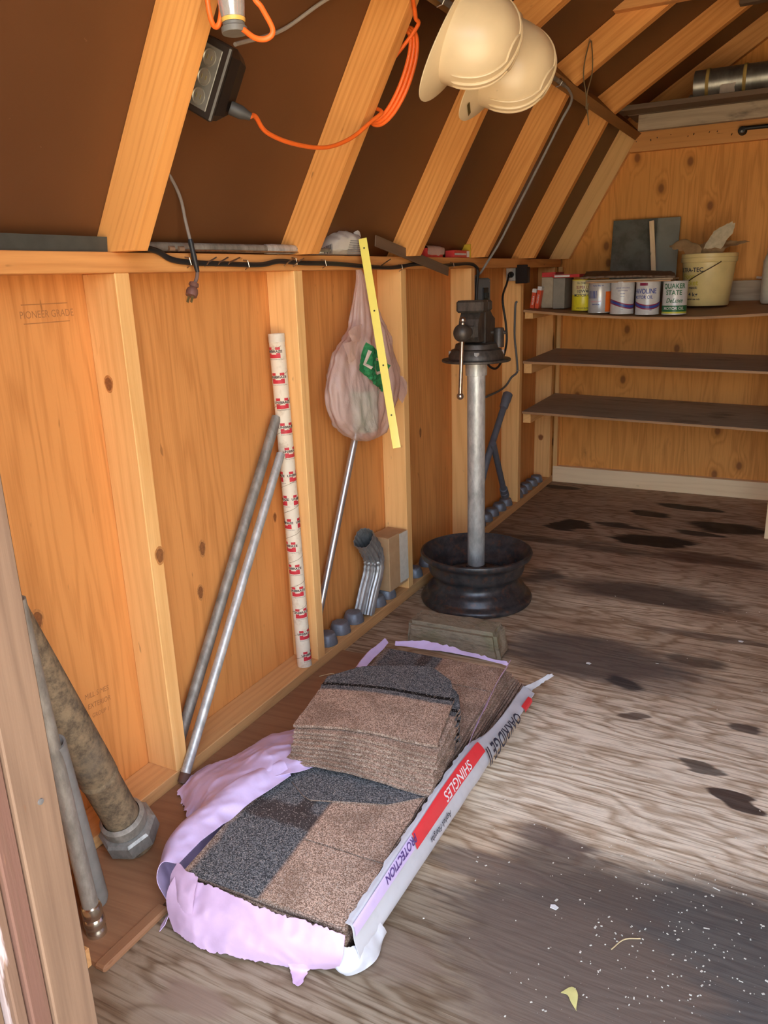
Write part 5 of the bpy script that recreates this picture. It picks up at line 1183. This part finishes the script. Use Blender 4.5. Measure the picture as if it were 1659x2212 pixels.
can(.424, 2.546, 'white and orange motor oil can, second from the left', CWH2, [(.004, .092, .50, 2.2, ORB)], [('|||||||', .024, .082, -.75, BLU, .8, 0), ('motor oil', .008, .050, -.35, PKB, 1.0, .2), ('service', .008, .038, -.35, BLU, 1.0, .2), ('heavy duty oil', .006, .118, -.2, BLU, 1.0, 0)])
def wave(c, b, o, fx, sgn, ph):
    for dz, m, w in ((0, MAR, .020), (0, BLU, .010)):
        g = patch(3.6 * .0505, w, 40, 1); n_ = len(g.v); g.xf(lambda p: V((p.x, p.y + .012 * math.sin(p.x / .0505 * 1.35 + ph), 0)))
        c.part('wave_band', onto_cyl(g, o, (0, 0, 1), .0505, 0, .044, .0004 if m is MAR else .0007, fx), m, parent=b, smooth=True, uvw=[(0, 0, 0)] * n_)
r = can(.527, 2.528, 'white oil can with a dark red wave, its plain side turned forward', CWH, [], [('multigrade motor oil for all', .0045, .112, 0, BLU, .8, 0), ('seasons and engines', .0045, .100, 0, BLU, .8, 0), ('one quart', .0045, .088, 0, BLU, .8, 0), ('warranty', .004, .076, 0, BLU, .8, 0), ('quart', .004, .022, 0, BLU, .8, 0)]); wave(*r[:3], r[3], 1, 3.6)
r = can(.636, 2.526, 'white HAVOLINE oil can with a dark red wave', CWH, [(.122, .134, -.75, -.05, MAR)], [('HAVOLINE', .020, .098, -.35, BLU, .78, 0), ('MOTOR OIL', .0135, .0735, -.42, BLU, .8, 0), ('quart', .004, .020, .3, BLU, .8, 0)]); wave(*r[:3], r[3], 1, 4.6)
can(.748, 2.530, 'white, green and gold QUAKER STATE oil can, rightmost of the row', CWH, [(.005, .012, -1.9, 1.9, YGR), (.012, .038, -1.9, 1.9, GRC)], [('QUAKER', .0195, .117, -.10, GRC, .86, 0), ('STATE', .0195, .090, -.10, GRC, .86, 0), ('DeLuxe', .018, .058, -.05, GRC, .85, .35), ('MOTOR OIL', .0125, .0255, -.05, CWH, .92, 0)])
CTOP = zsh(.6, 2.5) + .1405
one('thin_board', G().box((.375, 2.478, CTOP + .0030), (.735, 2.60, CTOP + .009), .001), W_SHELFT, 'thin light board resting across the tops of the oil cans', 'board', (.55, 2.53, CTOP), grain=(1, 0, 0))
one('dark_board', sheet([[(.352, 2.470, CTOP + .026), (.50, 2.462, CTOP + .028), (.62, 2.465, CTOP + .025), (.752, 2.470, CTOP + .020)], [(.338, 2.57, CTOP + .030), (.50, 2.58, CTOP + .032), (.62, 2.58, CTOP + .030), (.735, 2.58, CTOP + .026)], [(.322, 2.70, CTOP + .050), (.46, 2.70, CTOP + .048), (.60, 2.70, CTOP + .044), (.700, 2.70, CTOP + .040)]], 40, 12, .003, 25, 101, .008, .006, 'lrbt'), [W_DARK, W_DARK], 'warped dark ragged board piled on top of the oil cans', 'board', (.54, 2.57, CTOP + .02), grain=(1, 0, 0))
one('dark_board', G().box((.372, 2.482, CTOP + .0095), (.742, 2.66, CTOP + .017), .001), W_SHELF, 'flat dark board between the thin light board and the warped one', 'board', (.55, 2.56, CTOP + .01), grain=(1, 0, 0))
# bucket
bx, by = .845, 2.80; bz = zsh(bx, by + .09) + .0008
bk = Thing('bucket', 'cream plastic bucket with black and yellow print, full of rags and paper', 'bucket', (bx, by, bz))
BUC = plain((.72, .55, .23), .38, 0, .45, .12, 14, name='cream_plastic')
bkb = bk.part('body', G().lathe((bx, by, bz), [(.0001, 0), (.092, 0), (.0955, .004), (.1120, .186), (.1165, .187), (.1185, .190), (.1190, .206), (.1170, .208), (.1180, .212), (.1185, .222), (.1165, .224), (.1130, .222), (.110, .19), (.094, .008), (.0001, .006)], 48), BUC, smooth=True)
fx = V((1.28 - bx, -1.147 - by, 0)).normalized()
for s_, hh, h, a, m, wm in (('ULTRA-TEC', .018, .155, -.80, INK, 1.0), ('Floor', .022, .128, -.86, plain((.62, .48, .06), .5, name='mustard_ink'), 1.0), ('Bucket', .022, .100, -.80, plain((.62, .48, .06), .5, name='mustard_ink'), 1.0), ('mastic', .012, .080, -.62, INK, 1.0), ('4 kg', .016, .050, -.62, INK, 1.2), ('Interior use only', .007, .030, -.62, INK, 1.0)):
    g = text_g(s_, hh, wm, .02); nV = len(g.v); g = onto_cyl(g, (bx, by, bz), (0, 0, 1), .0957, a, h, .0012, fx, .1120, .186); bk.part('lettering', g, m, parent=bkb, uvw=[(0, 0, 0)] * nV)
sd2 = V((fx.y, -fx.x, 0)) * -1; hp = []
for i in range(25):
    a = .42 - 1.75 * i / 24; rr = .1205 - .004 * math.sin(math.pi * i / 24); hp.append(V((bx, by, bz + .188 - .108 * (i / 24) ** .9)) + (fx * math.cos(a) + V((-fx.y, fx.x, 0)) * math.sin(a)) * (rr - .012 * (i / 24)))
bk.part('wire_handle', G().tube(hp, .0022, 8), plain((.12, .07, .03), .5, .4, name='rusty_wire'), smooth=True)
def rag(name, rows, col, lab, cat, seed, amp=.008):
    m_ = plain(col, .85, 0, .2, .25, 40, name=name + '_fibre'); g = sheet(rows, 24, 16, amp, 22, seed, .0015, .006, 'tlr'); c_ = sum((p for p in g.v), V()) / len(g.v)
    one(name, g, [m_, m_], lab, cat, (c_.x, c_.y, bz + .2), smooth=True)
rag('rag', [[(.755, 2.73, bz + .20), (.79, 2.71, bz + .205), (.83, 2.70, bz + .21)], [(.74, 2.74, bz + .235), (.775, 2.72, bz + .262), (.81, 2.715, bz + .255)], [(.70, 2.75, bz + .245), (.735, 2.74, bz + .285), (.77, 2.735, bz + .275)], [(.680, 2.76, bz + .262), (.70, 2.76, bz + .268), (.73, 2.755, bz + .262)]], (.34, .20, .09), 'brown rag flopping over the left of the bucket rim', 'rag', 111)
rag('rag', [[(.80, 2.74, bz + .20), (.85, 2.73, bz + .205), (.90, 2.74, bz + .205)], [(.80, 2.76, bz + .25), (.85, 2.75, bz + .245), (.91, 2.76, bz + .24)], [(.82, 2.80, bz + .27), (.87, 2.80, bz + .255), (.94, 2.80, bz + .25)], [(.84, 2.83, bz + .275), (.91, 2.83, bz + .275), (1.0, 2.83, bz + .265)]], (.40, .24, .11), 'tan rag bunched at the right of the bucket', 'rag', 113)
rag('paper_sack', [[(.815, 2.745, bz + .205), (.845, 2.745, bz + .205), (.875, 2.75, bz + .205)], [(.83, 2.75, bz + .26), (.865, 2.75, bz + .255), (.90, 2.755, bz + .25)], [(.862, 2.76, bz + .315), (.90, 2.76, bz + .310), (.932, 2.765, bz + .300)], [(.905, 2.77, bz + .345), (.925, 2.77, bz + .350), (.942, 2.77, bz + .345)]], (.58, .47, .30), 'pale printed paper sack standing up out of the bucket', 'paper', 117, .004)
# old mirror and lath against the wall
mi = Thing('mirror', 'dark old square mirror leaning on the back wall behind the cans', 'mirror', (.52, 3.0, zsh(.5, 3.0)))
def mirror_mat():
    t = NT('tarnished_mirror'); p = t.pos(); n = t.noise(p, 9, 5, .65); n2 = t.ss(t.sep(p)[0], .56, .60)
    c = t.mix(t.ss(n, .4, .7), (.22, .23, .19), (.12, .12, .095)); c = t.mix(t.math('MULTIPLY', n2, .7), c, (.28, .26, .20))
    return t.surf(c, t.math('ADD', .16, t.math('MULTIPLY', n2, .5)), .35, .6)
z0m = zsh(.5, 2.95) + .001
g = G().obox((.522, 2.998, z0m + .199), (1, 0, 0), V((0, 1, -.20)), V((-.015, .20, 1)), (.315, .006, .398), .001); mi.part('glass', g, mirror_mat())
one('lath', G().beam((.612, 2.86, zsh(.6, 2.86) + .010), (.556, 2.962, zsh(.6, 2.9) + .385), .022, .008, up=(0, 1, 0), bev=.001), W_BASE, 'short pale wood lath leaning on the mirror', 'lath', (.6, 2.87, zsh(.6, 2.86)), grain=(-.1, 0, 1))
one('board_offcut', G().box((.90, 3.012, zsh(1.0, 3.0) + .001), (1.62, 3.036, zsh(1.0, 3.0) + .092), .001), W_SHELF, 'grey-brown board standing on the top shelf behind the bucket', 'board', (1.2, 3.02, zsh(1.0, 3.0)), grain=(1, 0, 0))
one('paper_slip', sheet([[(1.030, 3.010, 1.062), (1.08, 3.010, 1.060), (1.12, 3.01, 1.062)], [(1.030, 3.032, 1.072), (1.08, 3.032, 1.069), (1.12, 3.032, 1.071)]], 8, 4, .002, 40, 121, .001), [WBX, WBX], 'white paper slip on the board right of the bucket', 'paper', (1.07, 3.02, 1.06), smooth=True)
jx, jy = 1.125, 2.86; one('jar', G().lathe((jx, jy, zsh(jx, jy) + .0008), [(.0001, 0), (.055, 0), (.060, .006), (.062, .02), (.062, .18), (.055, .20), (.050, .21), (.050, .235), (.0001, .236)], 36), plain((.62, .55, .42), .35, name='jar_cream'), 'pale rounded jar just at the right edge of the top shelf', 'jar', (jx, jy, zsh(jx, jy)), smooth=True)
# cartons at the left end of the top shelf
zc = zsh(.15, 2.7) + .0008
t, bd_ = small_box('carton', (.132, 2.615, zc), (.190, 2.76, zc + .140), [plain((.46, .37, .25), .7, 0, .3, .15, 30, name='cream_carton')], 'cream carton at the left end of the top shelf', rest=0)
t, bd_ = small_box('carton', (.1925, 2.600, zc - .003), (.248, 2.75, zc + .135), [plain((.27, .24, .19), .7, 0, .3, .15, 30, name='grey_carton')], 'grey-sided carton beside the cream one on the top shelf', rest=0)
t, bd_ = small_box('flat_box', (.135, 2.605, zc + .1408), (.200, 2.75, zc + .162), [RBX], 'flat red box lying on the cream carton', rest=0)
t, bd_ = small_box('flat_box', (.2015, 2.57, zc + .1365), (.330, 2.69, zc + .150), [RBX], 'flat red and white box lying on the grey carton, overhanging', R=Matrix.Rotation(math.radians(-6), 3, 'Z'), rest=0)
t.part('white_top', G().box((.2025, 2.568, zc + .1502), (.275, 2.69, zc + .1506), 0), WBX, parent=bd_); t.part('white_side', G().box((.206, 2.5685, zc + .139), (.30, 2.5695, zc + .1475), 0), WBX, parent=bd_)
RED2 = plain((.75, .09, .03), .4, name='orange_red_box')
for k, (x, lab) in enumerate(((.106, 'orange-red slim box leaning beside the fifth stud, nearer the stud'), (.130, 'orange-red slim box with white end leaning against the cream carton'))):
    Rk = Matrix.Rotation(math.radians(9), 3, 'Y') @ Matrix.Rotation(math.radians(0), 3, 'X'); zb = zsh(x, 2.55) + .003
    t, bd_ = small_box('slim_box', (x, 2.540, zb), (x + .019, 2.575, zb + .088 + .012 * k), [RED2], lab, R=Rk, rest=0)
    t.part('white_end', G().box((x - .0004, 2.5396, zb + .072 + .012 * k), (x + .0194, 2.5754, zb + .0884 + .012 * k), 0, R=Rk, pivot=(x + .0095, 2.5575, zb + .044 + .006 * k)), WBX, parent=bd_)
    g = onto_plane(text_g('RELIABLE', .007, 1, .02), (x + .0095, 2.5397, zb + .036 + .008 * k), (.15, 0, 1), (-1, 0, .15), .0006); t.part('lettering', g, WBX, parent=bd_, uvw=[(0, 0, 0)] * len(g.v))
# lumber stamps on the plywood
STM = plain((.40, .17, .055), .8, name='faded_stamp')
for s_, hh, y, z, wm in (('PIONEER GRADE', .0135, -.095, 1.076, .85),):
    g = onto_plane(text_g(s_, hh, wm), (.0003, y, z), (0, 1, 0), (0, 0, 1), .0004); build('lettering', g, STM, parent=wall_left, uvw=[(0, 0, 0)] * len(g.v))
for z in (1.094, 1.060): build('stamp_line', G().box((.0003, -.150, z), (.0007, -.045, z + .0016)), STM, parent=wall_left)
for s_, hh, y, z in (('MILL 5 MES', .012, -.115, .283), ('EXTERIOR', .012, -.112, .258), ('GROUP 1', .010, -.112, .234)):
    g = onto_plane(text_g(s_, hh, .8), (.0003, y, z), (0, 1, -.12), (0, .12, 1), .0004); build('lettering', g, STM, parent=wall_left, uvw=[(0, 0, 0)] * len(g.v))

# ================================================================== bits on the floor
one('leaf', sheet([[(1.036, -.150, .001), (1.050, -.136, .005), (1.062, -.146, .006), (1.066, -.172, .002)], [(1.036, -.151, .001), (1.047, -.152, .003), (1.055, -.162, .003), (1.067, -.173, .002)]], 14, 6, .0006, 60, 131, .0008, fmin=.0004), [plain((.62, .55, .20), .6, name='dry_leaf')] * 2, 'small dry yellow leaf on the dark floor near the door', 'leaf', (1.05, -.15, 0), smooth=True)
random.seed(21); g = G()
for i in range(420):
    if i < 300: x, y = random.gauss(1.16, .14), random.gauss(.03, .13)
    else: x, y = random.uniform(.75, 1.9), random.uniform(-.5, 1.6)
    if x < .76 or y < -.55: continue
    s_ = random.uniform(.0006, .0022) * (1.6 if random.random() < .06 else 1); a = random.uniform(0, 3.14); L_ = s_ * random.choice((1, 1.5, 2, 2, 6 if random.random() < .15 else 1))
    g.obox((x, y, .0009), (math.cos(a), math.sin(a), 0), (-math.sin(a), math.cos(a), 0), (0, 0, 1), (L_, s_, .0010))
o = one('sawdust', g, plain((.70, .66, .55), .8, 0, .2, .2, 90, name='pale_chips'), 'scattered pale chips and specks of sawdust on the floor', 'debris', (1.1, 0, 0)); o['kind'] = 'stuff'
for pts, lab in (([(.118, .565, .0125), (.150, .590, .016), (.178, .575, .0125)], 'dry straw stalk on the floor by the foot of the cardboard tube'), ([(1.09, -.03, .002), (1.105, .0, .0025), (1.13, .015, .002)], 'pale straw sliver on the dark stained floor')):
    one('straw', G().tube(cr_spline(pts, 10), .0011, 6), plain((.60, .46, .24), .8, name='straw_fibre'), lab, 'straw', pts[0], smooth=True)
for k, (x, y, lab) in enumerate(((.80, .985, 'white paint flake on the floor beyond the shingles'), (.975, .02, 'larger white chip on the floor right of the wrapper'), (1.19, 1.32, 'cream flake on the floor at the right'))):
    one('paint_flake', G().prism([(x - .006, y - .004, .0006), (x + .005, y - .005, .0006), (x + .008, y + .002, .0006), (x, y + .006, .0006), (x - .007, y + .003, .0006)], (0, 0, .0016)), plain((.78, .75, .70), .6, name='flake_white'), lab, 'flake', (x, y, 0))
